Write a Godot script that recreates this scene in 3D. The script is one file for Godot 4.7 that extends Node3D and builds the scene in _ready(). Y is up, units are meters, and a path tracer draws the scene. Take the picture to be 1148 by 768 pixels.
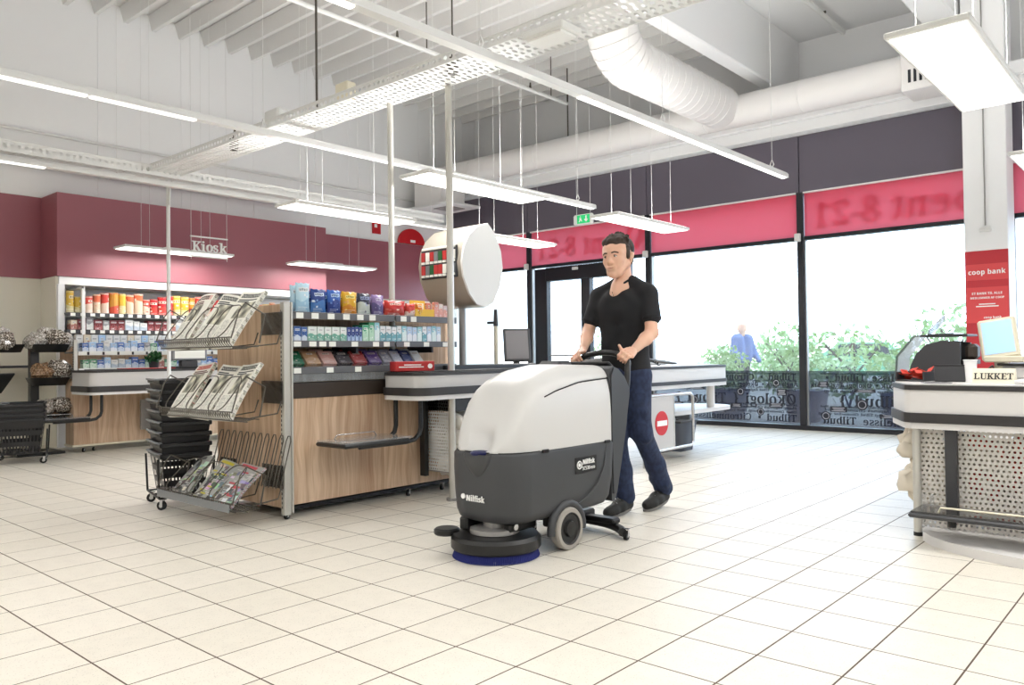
extends Node3D
# A supermarket checkout hall: camera, sky and lamps first, then the hall, then the things in it.

var rng := RandomNumberGenerator.new()
var M := {}
var used := {}
const ORD := ["first", "second", "third", "fourth", "fifth", "sixth", "seventh", "eighth", "ninth", "tenth", "eleventh", "twelfth", "thirteenth", "fourteenth", "fifteenth", "sixteenth", "seventeenth", "eighteenth", "nineteenth", "twentieth", "twenty-first", "twenty-second", "twenty-third", "twenty-fourth", "twenty-fifth", "twenty-sixth", "twenty-seventh", "twenty-eighth", "twenty-ninth", "thirtieth"]


# Collects shapes into one mesh. Faces are given counter-clockwise as seen from outside.
class MB:
	var v := PackedVector3Array()
	var n := PackedVector3Array()
	var uv := PackedVector2Array()
	var ix := PackedInt32Array()
	var xf := Transform3D()

	func tri(a: Vector3, b: Vector3, c: Vector3) -> void:
		a = xf * a
		b = xf * b
		c = xf * c
		var nn := (b - a).cross(c - a).normalized()
		var s := v.size()
		v.append_array([a, b, c])
		n.append_array([nn, nn, nn])
		uv.append_array([Vector2(0, 1), Vector2(1, 1), Vector2(1, 0)])
		ix.append_array([s, s + 2, s + 1])

	func quad(a: Vector3, b: Vector3, c: Vector3, d: Vector3) -> void:
		a = xf * a
		b = xf * b
		c = xf * c
		d = xf * d
		var nn := (c - a).cross(d - b).normalized()
		var s := v.size()
		v.append_array([a, b, c, d])
		n.append_array([nn, nn, nn, nn])
		uv.append_array([Vector2(0, 1), Vector2(1, 1), Vector2(1, 0), Vector2(0, 0)])
		ix.append_array([s, s + 2, s + 1, s, s + 3, s + 2])

	func qo(a: Vector3, b: Vector3, c: Vector3, d: Vector3, away: Vector3) -> void:
		if (c - a).cross(d - b).dot((a + b + c + d) / 4.0 - away) < 0.0:
			quad(d, c, b, a)
		else:
			quad(a, b, c, d)

	func to(a: Vector3, b: Vector3, c: Vector3, away: Vector3) -> void:
		if (b - a).cross(c - a).dot((a + b + c) / 3.0 - away) < 0.0:
			tri(c, b, a)
		else:
			tri(a, b, c)

	func box(c: Vector3, s: Vector3, bev := 0.0) -> void:
		var h := s / 2.0
		var x := h.x
		var y := h.y
		var z := h.z
		var i := Vector3(x - bev, y - bev, z - bev)
		quad(c + Vector3(-i.x, -i.y, z), c + Vector3(i.x, -i.y, z), c + Vector3(i.x, i.y, z), c + Vector3(-i.x, i.y, z))
		quad(c + Vector3(i.x, -i.y, -z), c + Vector3(-i.x, -i.y, -z), c + Vector3(-i.x, i.y, -z), c + Vector3(i.x, i.y, -z))
		quad(c + Vector3(x, -i.y, i.z), c + Vector3(x, -i.y, -i.z), c + Vector3(x, i.y, -i.z), c + Vector3(x, i.y, i.z))
		quad(c + Vector3(-x, -i.y, -i.z), c + Vector3(-x, -i.y, i.z), c + Vector3(-x, i.y, i.z), c + Vector3(-x, i.y, -i.z))
		quad(c + Vector3(-i.x, y, i.z), c + Vector3(i.x, y, i.z), c + Vector3(i.x, y, -i.z), c + Vector3(-i.x, y, -i.z))
		quad(c + Vector3(-i.x, -y, -i.z), c + Vector3(i.x, -y, -i.z), c + Vector3(i.x, -y, i.z), c + Vector3(-i.x, -y, i.z))
		if bev <= 0.0:
			return
		for p in [-1.0, 1.0]:
			for q in [-1.0, 1.0]:
				qo(c + Vector3(p * x, q * i.y, -i.z), c + Vector3(p * x, q * i.y, i.z), c + Vector3(p * i.x, q * y, i.z), c + Vector3(p * i.x, q * y, -i.z), c)
				qo(c + Vector3(p * x, -i.y, q * i.z), c + Vector3(p * x, i.y, q * i.z), c + Vector3(p * i.x, i.y, q * z), c + Vector3(p * i.x, -i.y, q * z), c)
				qo(c + Vector3(-i.x, p * y, q * i.z), c + Vector3(i.x, p * y, q * i.z), c + Vector3(i.x, p * i.y, q * z), c + Vector3(-i.x, p * i.y, q * z), c)
				for r in [-1.0, 1.0]:
					to(c + Vector3(p * x, q * i.y, r * i.z), c + Vector3(p * i.x, q * y, r * i.z), c + Vector3(p * i.x, q * i.y, r * z), c)

	# Smooth grid: rows of points; row r+1 lies to the left of row r when walking along it, seen from outside, or flip.
	func grid(rows: Array, wrap := false, flip := false) -> void:
		var R := rows.size()
		var C: int = rows[0].size()
		var s := v.size()
		var acc := PackedVector3Array()
		acc.resize(R * C)
		for r in R:
			for k in C:
				v.append(xf * rows[r][k])
				uv.append(Vector2(float(k) / maxf(1, C - (0 if wrap else 1)), 1.0 - float(r) / maxf(1, R - 1)))
		for r in R - 1:
			for k in (C if wrap else C - 1):
				var k2 := (k + 1) % C
				var a := r * C + k
				var b := r * C + k2
				var c := (r + 1) * C + k2
				var d := (r + 1) * C + k
				if flip:
					var t := b
					b = d
					d = t
				var nn: Vector3 = (v[s + c] - v[s + a]).cross(v[s + d] - v[s + b])
				acc[a] += nn
				acc[b] += nn
				acc[c] += nn
				acc[d] += nn
				ix.append_array([s + a, s + c, s + b, s + a, s + d, s + c])
		for k in R * C:
			n.append(acc[k].normalized())

	func cap(ring: Array, inner: Vector3) -> void:
		var c := Vector3.ZERO
		for p in ring:
			c += p
		c /= ring.size()
		for k in ring.size():
			to(c, ring[k], ring[(k + 1) % ring.size()], inner)

	# Rings of points, closed loops stacked along the body.
	func loft(rings: Array, caps := true) -> void:
		var mid := Vector3.ZERO
		var cnt := 0
		for r in rings:
			for p in r:
				mid += p
				cnt += 1
		mid /= cnt
		var m := rings.size() / 2
		var a: Vector3 = rings[m - 1][0]
		var b: Vector3 = rings[m - 1][1]
		var c: Vector3 = rings[m][1]
		var rc := Vector3.ZERO
		for p in rings[m]:
			rc += p
		rc /= rings[m].size()
		var flip := (b - a).cross(c - a).dot((a + c) / 2.0 - rc) < 0.0
		grid(rings, true, flip)
		if caps:
			cap(rings[0], mid)
			cap(rings[-1], mid)

	func cyl(p0: Vector3, p1: Vector3, r0: float, r1 := -1.0, seg := 12, caps := true) -> void:
		if r1 < 0.0:
			r1 = r0
		var ax := (p1 - p0).normalized()
		var u := ax.cross(Vector3.UP if absf(ax.y) < 0.9 else Vector3.RIGHT).normalized()
		var w := ax.cross(u)
		var A := []
		var B := []
		for k in seg:
			var t := TAU * k / seg
			var d := u * cos(t) + w * sin(t)
			A.append(p0 + d * r0)
			B.append(p1 + d * r1)
		grid([A, B], true)
		if caps:
			var mid := (p0 + p1) / 2.0
			cap(A, mid)
			cap(B, mid)

	func tube(pts: Array, r: float, seg := 6, closed := false) -> void:
		var N := pts.size()
		var rows := []
		var u := Vector3.ZERO
		for k in N:
			var p: Vector3 = pts[k]
			var prev: Vector3 = pts[(k - 1 + N) % N] if closed or k > 0 else p
			var nxt: Vector3 = pts[(k + 1) % N] if closed or k < N - 1 else p
			var t := (nxt - prev).normalized()
			if u == Vector3.ZERO:
				u = t.cross(Vector3.UP if absf(t.y) < 0.9 else Vector3.RIGHT).normalized()
			else:
				u = (u - t * u.dot(t)).normalized()
			var w := t.cross(u)
			var row := []
			for j in seg:
				var a := TAU * j / seg
				row.append(p + (u * cos(a) + w * sin(a)) * r)
			rows.append(row)
		if closed:
			rows.append(rows[0])
		grid(rows, true)
		if not closed:
			cap(rows[0], pts[1])
			cap(rows[-1], pts[N - 2])

	# Profile of (radius, height) points turned round the y axis at c.
	func lathe(prof: Array, c := Vector3.ZERO, seg := 16, smooth := false) -> void:
		var rows := []
		for p in prof:
			var row := []
			for k in seg:
				var t := -TAU * k / seg
				row.append(c + Vector3(cos(t) * p.x, p.y, sin(t) * p.x))
			rows.append(row)
		if smooth:
			grid(rows, true)
		else:
			for k in rows.size() - 1:
				grid([rows[k], rows[k + 1]], true)

	# A polygon in the xy plane pushed from z0 to z1.
	func prism(poly: PackedVector2Array, z0: float, z1: float) -> void:
		if Geometry2D.is_polygon_clockwise(poly):
			poly = poly.duplicate()
			poly.reverse()
		var N := poly.size()
		var t := Geometry2D.triangulate_polygon(poly)
		for k in range(0, t.size(), 3):
			var a := poly[t[k]]
			var b := poly[t[k + 1]]
			var c := poly[t[k + 2]]
			if (b - a).cross(c - a) < 0.0:
				var q := b
				b = c
				c = q
			tri(Vector3(a.x, a.y, z1), Vector3(b.x, b.y, z1), Vector3(c.x, c.y, z1))
			tri(Vector3(a.x, a.y, z0), Vector3(c.x, c.y, z0), Vector3(b.x, b.y, z0))
		var en := []
		for k in N:
			var e := poly[(k + 1) % N] - poly[k]
			en.append(Vector2(e.y, -e.x).normalized())
		for k in N:
			var k2 := (k + 1) % N
			var n0: Vector2 = en[k]
			var n1: Vector2 = en[k]
			var pv: Vector2 = en[(k - 1 + N) % N]
			var nx: Vector2 = en[k2]
			if pv.dot(n0) > 0.75:
				n0 = (n0 + pv).normalized()
			if nx.dot(n1) > 0.75:
				n1 = (n1 + nx).normalized()
			var s := v.size()
			v.append_array([xf * Vector3(poly[k].x, poly[k].y, z0), xf * Vector3(poly[k2].x, poly[k2].y, z0), xf * Vector3(poly[k2].x, poly[k2].y, z1), xf * Vector3(poly[k].x, poly[k].y, z1)])
			var q0 := (xf.basis * Vector3(n0.x, n0.y, 0)).normalized()
			var q1 := (xf.basis * Vector3(n1.x, n1.y, 0)).normalized()
			n.append_array([q0, q1, q1, q0])
			uv.append_array([Vector2(0, 1), Vector2(1, 1), Vector2(1, 0), Vector2(0, 0)])
			ix.append_array([s, s + 2, s + 1, s, s + 3, s + 2])

	func ball(c: Vector3, r: Vector3, seg := 12, rings := 8) -> void:
		var rows := []
		for j in rings + 1:
			var a := PI * j / rings - PI / 2
			var row := []
			for k in seg:
				var t := -TAU * k / seg
				row.append(c + Vector3(cos(a) * cos(t) * r.x, sin(a) * r.y, cos(a) * sin(t) * r.z))
			rows.append(row)
		grid(rows, true)

	# A sheet in the xy plane with a hole in every cell; nx by ny cells of size cell, hole half sizes hx, hy.
	func holes(o: Vector3, ux: Vector3, uy: Vector3, nx: int, ny: int, hx: float, hy: float, sides := 8, stagger := true) -> void:
		for j in ny:
			for i in nx:
				var c := o + ux * (i + 0.5) + uy * (j + 0.5)
				var lx := ux.length()
				var ly := uy.length()
				var off := 0.16 if stagger and j % 2 == 1 else (-0.16 if stagger else 0.0)
				var outer := []
				var inner := []
				for k in sides:
					var t := TAU * (k + 0.5) / sides
					var d := Vector2(cos(t), sin(t))
					inner.append(c + ux / lx * (d.x * hx + off * lx) + uy / ly * d.y * hy)
					var m := maxf(absf(d.x), absf(d.y))
					outer.append(c + ux * (d.x / m * 0.5) + uy * (d.y / m * 0.5))
				for k in sides:
					var k2 := (k + 1) % sides
					quad(outer[k], outer[k2], inner[k2], inner[k])
				for p in 4:
					var corner := c + ux * (0.5 if p in [0, 3] else -0.5) + uy * (0.5 if p < 2 else -0.5)
					var a0 := PI / 4 + PI / 2 * p
					var lo := int(floor(a0 / TAU * sides - 0.5))
					tri(outer[(lo + sides) % sides], corner, outer[(lo + 1 + sides) % sides])

	func mesh() -> ArrayMesh:
		var a := []
		a.resize(Mesh.ARRAY_MAX)
		a[Mesh.ARRAY_VERTEX] = v
		a[Mesh.ARRAY_NORMAL] = n
		a[Mesh.ARRAY_TEX_UV] = uv
		a[Mesh.ARRAY_INDEX] = ix
		var m := ArrayMesh.new()
		m.add_surface_from_arrays(Mesh.PRIMITIVE_TRIANGLES, a)
		return m


func V(x: float, y: float, z: float) -> Vector3:
	return Vector3(x, y, z)


func numbered(called: String) -> String:
	var k: int = used.get(called, 0)
	used[called] = k + 1
	return called if k == 0 else "%s_%03d" % [called, k]


func tag(o: Node3D, label: String, category: String, group := "") -> Node3D:
	o.set_meta("label", label)
	o.set_meta("category", category)
	if group:
		o.set_meta("group", group)
	return o


func thing(called: String, label: String, category: String, at := Vector3.ZERO, turn := 0.0, group := "") -> Node3D:
	var o := Node3D.new()
	o.name = numbered(called)
	add_child(o)
	o.position = at
	o.rotation.y = turn
	return tag(o, label, category, group)


func part(called: String, mb, mat: Material, parent: Node3D = self) -> MeshInstance3D:
	var o := MeshInstance3D.new()
	o.name = called if parent != self else numbered(called)
	o.mesh = mb.mesh() if mb is MB else mb
	o.material_override = mat
	parent.add_child(o, true)
	return o


func struct(called: String, mb, mat: Material, parent: Node3D = self) -> MeshInstance3D:
	var o := part(called, mb, mat, parent)
	if parent == self:
		o.set_meta("kind", "structure")
	return o


func shell(called: String) -> Node3D:
	var o := Node3D.new()
	o.name = numbered(called)
	add_child(o)
	o.set_meta("kind", "structure")
	return o


func bx(c: Vector3, s: Vector3, bev := 0.0) -> MB:
	var b := MB.new()
	b.box(c, s, bev)
	return b


# Box from corner to corner.
func bb(a: Vector3, b: Vector3, bev := 0.0) -> MB:
	return bx((a + b) / 2.0, (b - a).abs(), bev)


func cy(p0: Vector3, p1: Vector3, r0: float, r1 := -1.0, seg := 12) -> MB:
	var b := MB.new()
	b.cyl(p0, p1, r0, r1, seg)
	return b


func tb(pts: Array, r: float, seg := 6, closed := false) -> MB:
	var b := MB.new()
	b.tube(pts, r, seg, closed)
	return b


func mat(called: String, c: Color, rough := 0.6, metal := 0.0) -> StandardMaterial3D:
	var m := StandardMaterial3D.new()
	m.resource_name = called
	m.albedo_color = c
	m.roughness = rough
	m.metallic = metal
	M[called] = m
	return m


func glow(called: String, c: Color, e: float) -> StandardMaterial3D:
	var m := mat(called, c, 0.5)
	m.emission_enabled = true
	m.emission = c
	m.emission_energy_multiplier = e
	return m


func rrect(w: float, h: float, r: float, seg := 5) -> PackedVector2Array:
	var o := PackedVector2Array()
	for q in 4:
		var cx := (w / 2 - r) * (1.0 if q in [0, 3] else -1.0)
		var cyy := (h / 2 - r) * (1.0 if q < 2 else -1.0)
		for k in seg + 1:
			var t := PI / 2 * (q + float(k) / seg)
			o.append(Vector2(cx + cos(t) * r, cyy + sin(t) * r))
	return o


func letters(parent: Node3D, called: String, txt: String, size: float, xf: Transform3D, m: Material, serif := false, bold := true, depth := 0.002) -> MeshInstance3D:
	var f := SystemFont.new()
	f.font_names = PackedStringArray(["Droid Serif" if serif else "Droid Sans"])
	f.font_weight = 700 if bold else 400
	var t := TextMesh.new()
	t.text = txt
	t.font = f
	t.font_size = 32
	t.pixel_size = size / 32.0
	t.depth = depth
	t.curve_step = 2.0
	var o := MeshInstance3D.new()
	o.name = called
	o.mesh = t
	o.material_override = m
	o.transform = xf
	parent.add_child(o, true)
	return o


# Smoothly joined tapered capsules meshed as surface nets. bones: [a, ra, b, rb, flat axis or null, flat factor]
func nets(bones: Array, cell: float, k: float, mb: MB) -> void:
	var lo := Vector3(1e9, 1e9, 1e9)
	var hi := -lo
	for q in bones:
		var r: float = maxf(q[1], q[3]) + k + 2.5 * cell
		lo = lo.min((q[0] as Vector3).min(q[2]) - Vector3(r, r, r))
		hi = hi.max((q[0] as Vector3).max(q[2]) + Vector3(r, r, r))
	var nx := int((hi.x - lo.x) / cell) + 2
	var ny := int((hi.y - lo.y) / cell) + 2
	var nz := int((hi.z - lo.z) / cell) + 2
	var f := PackedFloat32Array()
	f.resize(nx * ny * nz)
	f.fill(9.0)
	for q in bones:
		var a: Vector3 = q[0]
		var b: Vector3 = q[2]
		var ra: float = q[1]
		var rb: float = q[3]
		var ab := b - a
		var l2 := maxf(ab.length_squared(), 1e-9)
		var r := maxf(ra, rb) + k + 2.0 * cell
		var i0 := ((a.min(b) - lo) - Vector3(r, r, r)) / cell
		var i1 := ((a.max(b) - lo) + Vector3(r, r, r)) / cell
		for iz in range(maxi(0, int(i0.z)), mini(nz, int(i1.z) + 2)):
			for iy in range(maxi(0, int(i0.y)), mini(ny, int(i1.y) + 2)):
				var at := (iz * ny + iy) * nx
				for ixx in range(maxi(0, int(i0.x)), mini(nx, int(i1.x) + 2)):
					var p := lo + Vector3(ixx, iy, iz) * cell - a
					var t := clampf(p.dot(ab) / l2, 0.0, 1.0)
					var d := (p - ab * t).length() - ra - (rb - ra) * t
					var e := f[at + ixx]
					if e < 8.0:
						var h := maxf(k - absf(d - e), 0.0) / k
						d = minf(d, e) - h * h * k * 0.25
					f[at + ixx] = d
	var id := PackedInt32Array()
	id.resize(nx * ny * nz)
	id.fill(-1)
	var s := mb.v.size()
	var cnt := 0
	var step := [0, 1, nx, nx + 1, nx * ny, nx * ny + 1, nx * ny + nx, nx * ny + nx + 1]
	for iz in nz - 1:
		for iy in ny - 1:
			var at0 := (iz * ny + iy) * nx
			for ixx in nx - 1:
				var at := at0 + ixx
				var f0 := f[at]
				if f0 > 3.0 * cell or f0 < -3.0 * cell:
					continue
				var inside := 0
				for o in step:
					if f[at + o] < 0.0:
						inside += 1
				if inside == 0 or inside == 8:
					continue
				var sum := Vector3.ZERO
				var c := 0
				for o in 8:
					for bit in 3:
						var o2: int = o | (1 << bit)
						if o2 == o:
							continue
						var fa: float = f[at + step[o]]
						var fb: float = f[at + step[o2]]
						if (fa < 0.0) != (fb < 0.0):
							var t := fa / (fa - fb)
							var pa := Vector3(o & 1, (o >> 1) & 1, (o >> 2) & 1)
							var pb := Vector3(o2 & 1, (o2 >> 1) & 1, (o2 >> 2) & 1)
							sum += pa.lerp(pb, t)
							c += 1
				var g := Vector3(f[at + 1] - f0, f[at + nx] - f0, f[at + nx * ny] - f0)
				id[at] = cnt
				cnt += 1
				var pos := lo + (Vector3(ixx, iy, iz) + sum / c) * cell
				mb.v.append(mb.xf * pos)
				mb.n.append((mb.xf.basis * g).normalized())
				mb.uv.append(Vector2(pos.x, pos.y))
	var acc := PackedVector3Array()
	acc.resize(cnt)
	for iz in range(1, nz - 1):
		for iy in range(1, ny - 1):
			for ixx in range(1, nx - 1):
				var at := (iz * ny + iy) * nx + ixx
				var fa := f[at]
				if fa > 3.0 * cell or fa < -3.0 * cell:
					continue
				for ax in 3:
					var d1: int = [1, nx, nx * ny][ax]
					var fb: float = f[at + d1]
					if (fa < 0.0) == (fb < 0.0):
						continue
					var u: int = [nx, nx * ny, 1][ax]
					var w: int = [nx * ny, 1, nx][ax]
					var q := [id[at], id[at - u], id[at - u - w], id[at - w]]
					if q.has(-1):
						continue
					if fa < 0.0:
						q.reverse()
					var A: Vector3 = mb.v[s + q[0]]
					var B: Vector3 = mb.v[s + q[1]]
					var C: Vector3 = mb.v[s + q[2]]
					var D: Vector3 = mb.v[s + q[3]]
					var nn := -(C - A).cross(D - B)
					for z in q:
						acc[z] += nn
					mb.ix.append_array([s + q[0], s + q[1], s + q[2], s + q[0], s + q[2], s + q[3]])
	for z in cnt:
		mb.n[s + z] = acc[z].normalized()


func noise(seed_: int, freq: float, oct := 3) -> FastNoiseLite:
	var f := FastNoiseLite.new()
	f.seed = seed_
	f.frequency = freq
	f.fractal_octaves = oct
	return f


func tex(im: Image) -> ImageTexture:
	return ImageTexture.create_from_image(im)


func triplanar(m: StandardMaterial3D, t: Texture2D, scale: float, world := false) -> void:
	m.albedo_texture = t
	m.uv1_triplanar = true
	m.uv1_world_triplanar = world
	m.uv1_scale = Vector3(scale, scale, scale)
	m.uv1_triplanar_sharpness = 6.0


func wood_image(a: Color, b: Color, sd: int) -> Image:
	var im := Image.create(384, 384, false, Image.FORMAT_RGB8)
	var n1 := noise(sd, 0.02, 4)
	var n2 := noise(sd + 1, 0.12, 2)
	var n3 := noise(sd + 2, 0.006, 2)
	for y in 384:
		for x in 384:
			var plank := float((x / 96) * 37 % 5) / 5.0 - 0.4
			var warp := n3.get_noise_2d(x, y * 0.6) * 14.0
			var g := n1.get_noise_2d((x + warp) * 2.2, y * 0.10 + plank * 300.0) * 0.75 + n2.get_noise_2d((x + warp) * 2.0, y * 0.06) * 0.35
			im.set_pixel(x, y, a.lerp(b, clampf(0.42 + g * 0.75 + plank * 0.28, 0.0, 1.0)))
	return im


# Newsprint: a masthead, columns of tiny lines and picture blocks.
func paper_image(sd: int, paper: Color, accent: Color, glossy := false) -> Image:
	var r := RandomNumberGenerator.new()
	r.seed = sd
	var w := 96
	var h := 144
	var im := Image.create(w, h, false, Image.FORMAT_RGB8)
	im.fill(paper)
	var ink := Color(0.22, 0.22, 0.23)
	if glossy:
		for k in 46:
			var c := Color.from_hsv(r.randf(), r.randf() * 0.35, r.randf_range(0.12, 0.9))
			im.fill_rect(Rect2i(r.randi_range(0, w - 8), r.randi_range(14, h - 10), r.randi_range(5, 26), r.randi_range(4, 22)), c)
		for k in 7:
			im.fill_rect(Rect2i(r.randi_range(4, w - 40), r.randi_range(20, h - 12), r.randi_range(16, 36), 5), accent)
		for k in 20:
			im.fill_rect(Rect2i(r.randi_range(4, w - 30), r.randi_range(20, h - 6), r.randi_range(8, 28), 1), Color(0.95, 0.95, 0.93))
		im.fill_rect(Rect2i(0, 0, w, 16), paper)
		im.fill_rect(Rect2i(6, 4, 62, 9), accent)
		return im
	im.fill_rect(Rect2i(6, 5, w - 12, 12), paper.lerp(accent, 0.25))
	var x0 := 9
	while x0 < w - 16:
		var lw := r.randi_range(4, 8)
		im.fill_rect(Rect2i(x0, 6, lw, 10), ink if sd % 2 == 0 else accent)
		im.fill_rect(Rect2i(x0 + 2, 9, maxi(1, lw - 4), 4), paper)
		x0 += lw + 2
	var ph := r.randi_range(40, 58)
	var px0 := r.randi_range(6, 34)
	for x in w - 20 - 12:
		for y in ph:
			if px0 + x < w - 6:
				var g := 0.45 + 0.35 * sin(x * 0.16 + sd) * cos(y * 0.13 + sd * 2.0) + r.randf() * 0.2
				im.set_pixel(px0 + x, 30 + y, Color(g, g * 0.98, g * 0.86).lerp(paper, 0.25))
	for c in 3:
		var cx := 6 + c * 29
		for l in range(34 + ph, h - 6, 3):
			for x in 25:
				if r.randf() < 0.62:
					im.set_pixel(cx + x, l, ink.lerp(paper, 0.35))
	for l in 2:
		im.fill_rect(Rect2i(6, 21 + l * 5, r.randi_range(40, w - 14), 3), ink.lerp(accent, 0.3))
	return im


# Printed wrap of a packet: two colour fields, a badge, lettering strokes.
func wrap_image(sd: int, a: Color, b: Color, c: Color) -> Image:
	var r := RandomNumberGenerator.new()
	r.seed = sd
	var w := 48
	var h := 64
	var im := Image.create(w, h, false, Image.FORMAT_RGB8)
	im.fill(a)
	var split := r.randi_range(18, 42)
	for x in w:
		var edge := split + int(5.0 * sin(x * 0.13 + sd))
		im.fill_rect(Rect2i(x, edge, 1, h - edge), b)
	var bw := r.randi_range(20, 34)
	im.fill_rect(Rect2i((w - bw) / 2, 10, bw, 9), c)
	var x0 := (w - bw) / 2 + 2
	while x0 < (w + bw) / 2 - 4:
		im.fill_rect(Rect2i(x0, 12, 3, 5), a.darkened(0.4))
		x0 += 5
	for k in 6:
		var rr := r.randi_range(2, 6)
		im.fill_rect(Rect2i(r.randi_range(2, w - 10), r.randi_range(24, h - 10), rr, rr), [a, b, c][k % 3].lightened(0.25))
	for k in 3:
		im.fill_rect(Rect2i(6, h - 12 + k * 4, r.randi_range(14, 34), 1), Color(0.95, 0.95, 0.95))
	return im


func wrap_mat(called: String, sd: int, a: Color, b: Color, c: Color, rough := 0.45) -> StandardMaterial3D:
	var m := mat(called, Color.WHITE, rough)
	m.albedo_texture = tex(wrap_image(sd, a, b, c))
	return m


func materials() -> void:
	mat("white_wall", Color(0.95, 0.95, 0.95), 0.8)
	mat("cream_wall", Color(0.89, 0.87, 0.81), 0.8)
	mat("ceiling_white", Color(0.93, 0.93, 0.93), 0.7)
	mat("deck_white", Color(0.9, 0.895, 0.885), 0.6)
	mat("duct_white", Color(0.92, 0.91, 0.9), 0.45)
	mat("maroon", Color(0.6, 0.35, 0.385), 0.42)
	mat("charcoal_panel", Color(0.38, 0.355, 0.4), 0.4)
	mat("frame_dark", Color(0.09, 0.1, 0.13), 0.35)
	mat("grout", Color(0.34, 0.28, 0.23), 0.9)
	mat("white_metal", Color(0.9, 0.9, 0.89), 0.4)
	mat("grey_metal", Color(0.62, 0.61, 0.6), 0.4, 0.5)
	mat("chrome", Color(0.8, 0.8, 0.8), 0.25, 0.9)
	mat("pole_steel", Color(0.78, 0.77, 0.74), 0.35, 0.4)
	mat("wire", Color(0.36, 0.34, 0.31), 0.4, 0.6)
	mat("dark_plastic", Color(0.1, 0.1, 0.1), 0.45)
	mat("black_plastic", Color(0.045, 0.045, 0.05), 0.4)
	mat("rubber", Color(0.03, 0.03, 0.03), 0.7)
	mat("belt", Color(0.07, 0.07, 0.075), 0.6)
	mat("counter_grey", Color(0.77, 0.76, 0.75), 0.4)
	mat("counter_white", Color(0.86, 0.85, 0.84), 0.4)
	mat("bumper", Color(0.19, 0.18, 0.18), 0.5)
	mat("shelf_dark", Color(0.22, 0.22, 0.23), 0.5)
	mat("shelf_steel", Color(0.5, 0.51, 0.52), 0.45, 0.3)
	mat("price_strip", Color(0.36, 0.36, 0.37), 0.4)
	mat("ticket", Color(0.93, 0.93, 0.9), 0.6)
	mat("plinth_brown", Color(0.2, 0.16, 0.13), 0.5)
	mat("tank_white", Color(0.8, 0.795, 0.785), 0.35)
	mat("tank_grey", Color(0.235, 0.24, 0.25), 0.5)
	mat("bristle_blue", Color(0.08, 0.12, 0.42), 0.7)
	mat("blue_cap", Color(0.05, 0.08, 0.3), 0.4)
	mat("tyre_grey", Color(0.62, 0.6, 0.57), 0.6)
	mat("skin", Color(0.87, 0.69, 0.59), 0.5)
	M.skin.subsurf_scatter_enabled = true
	M.skin.subsurf_scatter_strength = 0.15
	mat("hair", Color(0.2, 0.145, 0.105), 0.6)
	mat("shirt", Color(0.08, 0.083, 0.1), 0.85)
	mat("shoe", Color(0.05, 0.048, 0.045), 0.6)
	mat("shoe_sole", Color(0.45, 0.44, 0.43), 0.6)
	mat("lip", Color(0.68, 0.4, 0.36), 0.5)
	mat("eye_white", Color(0.86, 0.85, 0.83), 0.2)
	mat("eye_dark", Color(0.1, 0.07, 0.05), 0.2)
	mat("red_print", Color(0.78, 0.1, 0.13), 0.5)
	mat("poster_red", Color(0.74, 0.17, 0.21), 0.45)
	mat("poster_light", Color(0.85, 0.28, 0.29), 0.45)
	mat("white_print", Color(0.95, 0.95, 0.94), 0.5)
	mat("black_print", Color(0.06, 0.06, 0.06), 0.5)
	mat("film_ink", Color(0.1, 0.11, 0.16), 0.6)
	mat("hours_ink", Color(0.7, 0.4, 0.43), 0.6)
	M.hours_ink.backlight_enabled = true
	M.hours_ink.backlight = Color(1.0, 0.8, 0.8)
	mat("film_light", Color(0.75, 0.76, 0.8), 0.6)
	mat("bag_paper", Color(0.87, 0.83, 0.76), 0.8)
	mat("bag_white", Color(0.9, 0.88, 0.84), 0.6)
	mat("leaf", Color(0.56, 0.64, 0.46), 0.6)
	M.leaf.backlight_enabled = true
	M.leaf.backlight = Color(0.3, 0.4, 0.12)
	mat("leaf_dark", Color(0.38, 0.5, 0.3), 0.6)
	M.leaf_dark.backlight_enabled = true
	M.leaf_dark.backlight = Color(0.2, 0.3, 0.1)
	mat("bark", Color(0.3, 0.24, 0.18), 0.9)
	mat("paving", Color(0.62, 0.61, 0.58), 0.9)
	mat("planter", Color(0.3, 0.32, 0.36), 0.7)
	mat("passer_blue", Color(0.35, 0.4, 0.55), 0.8)
	mat("car_green", Color(0.36, 0.55, 0.42), 0.3)
	mat("house_wall", Color(0.8, 0.78, 0.75), 0.9)
	mat("monitor_cream", Color(0.82, 0.79, 0.7), 0.5)
	mat("sign_cream", Color(0.9, 0.87, 0.78), 0.6)
	mat("paper_cup", Color(0.9, 0.9, 0.9), 0.6)
	mat("card_red", Color(0.72, 0.16, 0.16), 0.5)
	mat("receipt_red", Color(0.8, 0.22, 0.14), 0.5)
	mat("hood_satin", Color(0.66, 0.63, 0.58), 0.3, 0.2)
	mat("perforated", Color(0.82, 0.8, 0.77), 0.45)
	mat("basket_black", Color(0.13, 0.13, 0.14), 0.35)
	mat("green_tub", Color(0.1, 0.35, 0.16), 0.5)
	glow("lamp_glow", Color(1.0, 0.99, 0.97), 2.2)
	glow("tube_glow", Color(1.0, 0.99, 0.97), 1.3)
	glow("exit_glow", Color(0.1, 0.62, 0.36), 0.9)
	glow("screen_glow", Color(0.55, 0.68, 0.85), 0.7)
	mat("screen_off", Color(0.5, 0.49, 0.5), 0.15)
	var t := mat("jeans", Color(1, 1, 1), 0.85)
	var im := Image.create(128, 128, false, Image.FORMAT_RGB8)
	var nz := noise(5, 0.05, 4)
	for y in 128:
		for x in 128:
			var g := clampf(0.5 + nz.get_noise_2d(x, y * 0.6) * 0.9, 0.0, 1.0)
			im.set_pixel(x, y, Color(0.11, 0.15, 0.25).lerp(Color(0.17, 0.22, 0.34), g))
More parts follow.
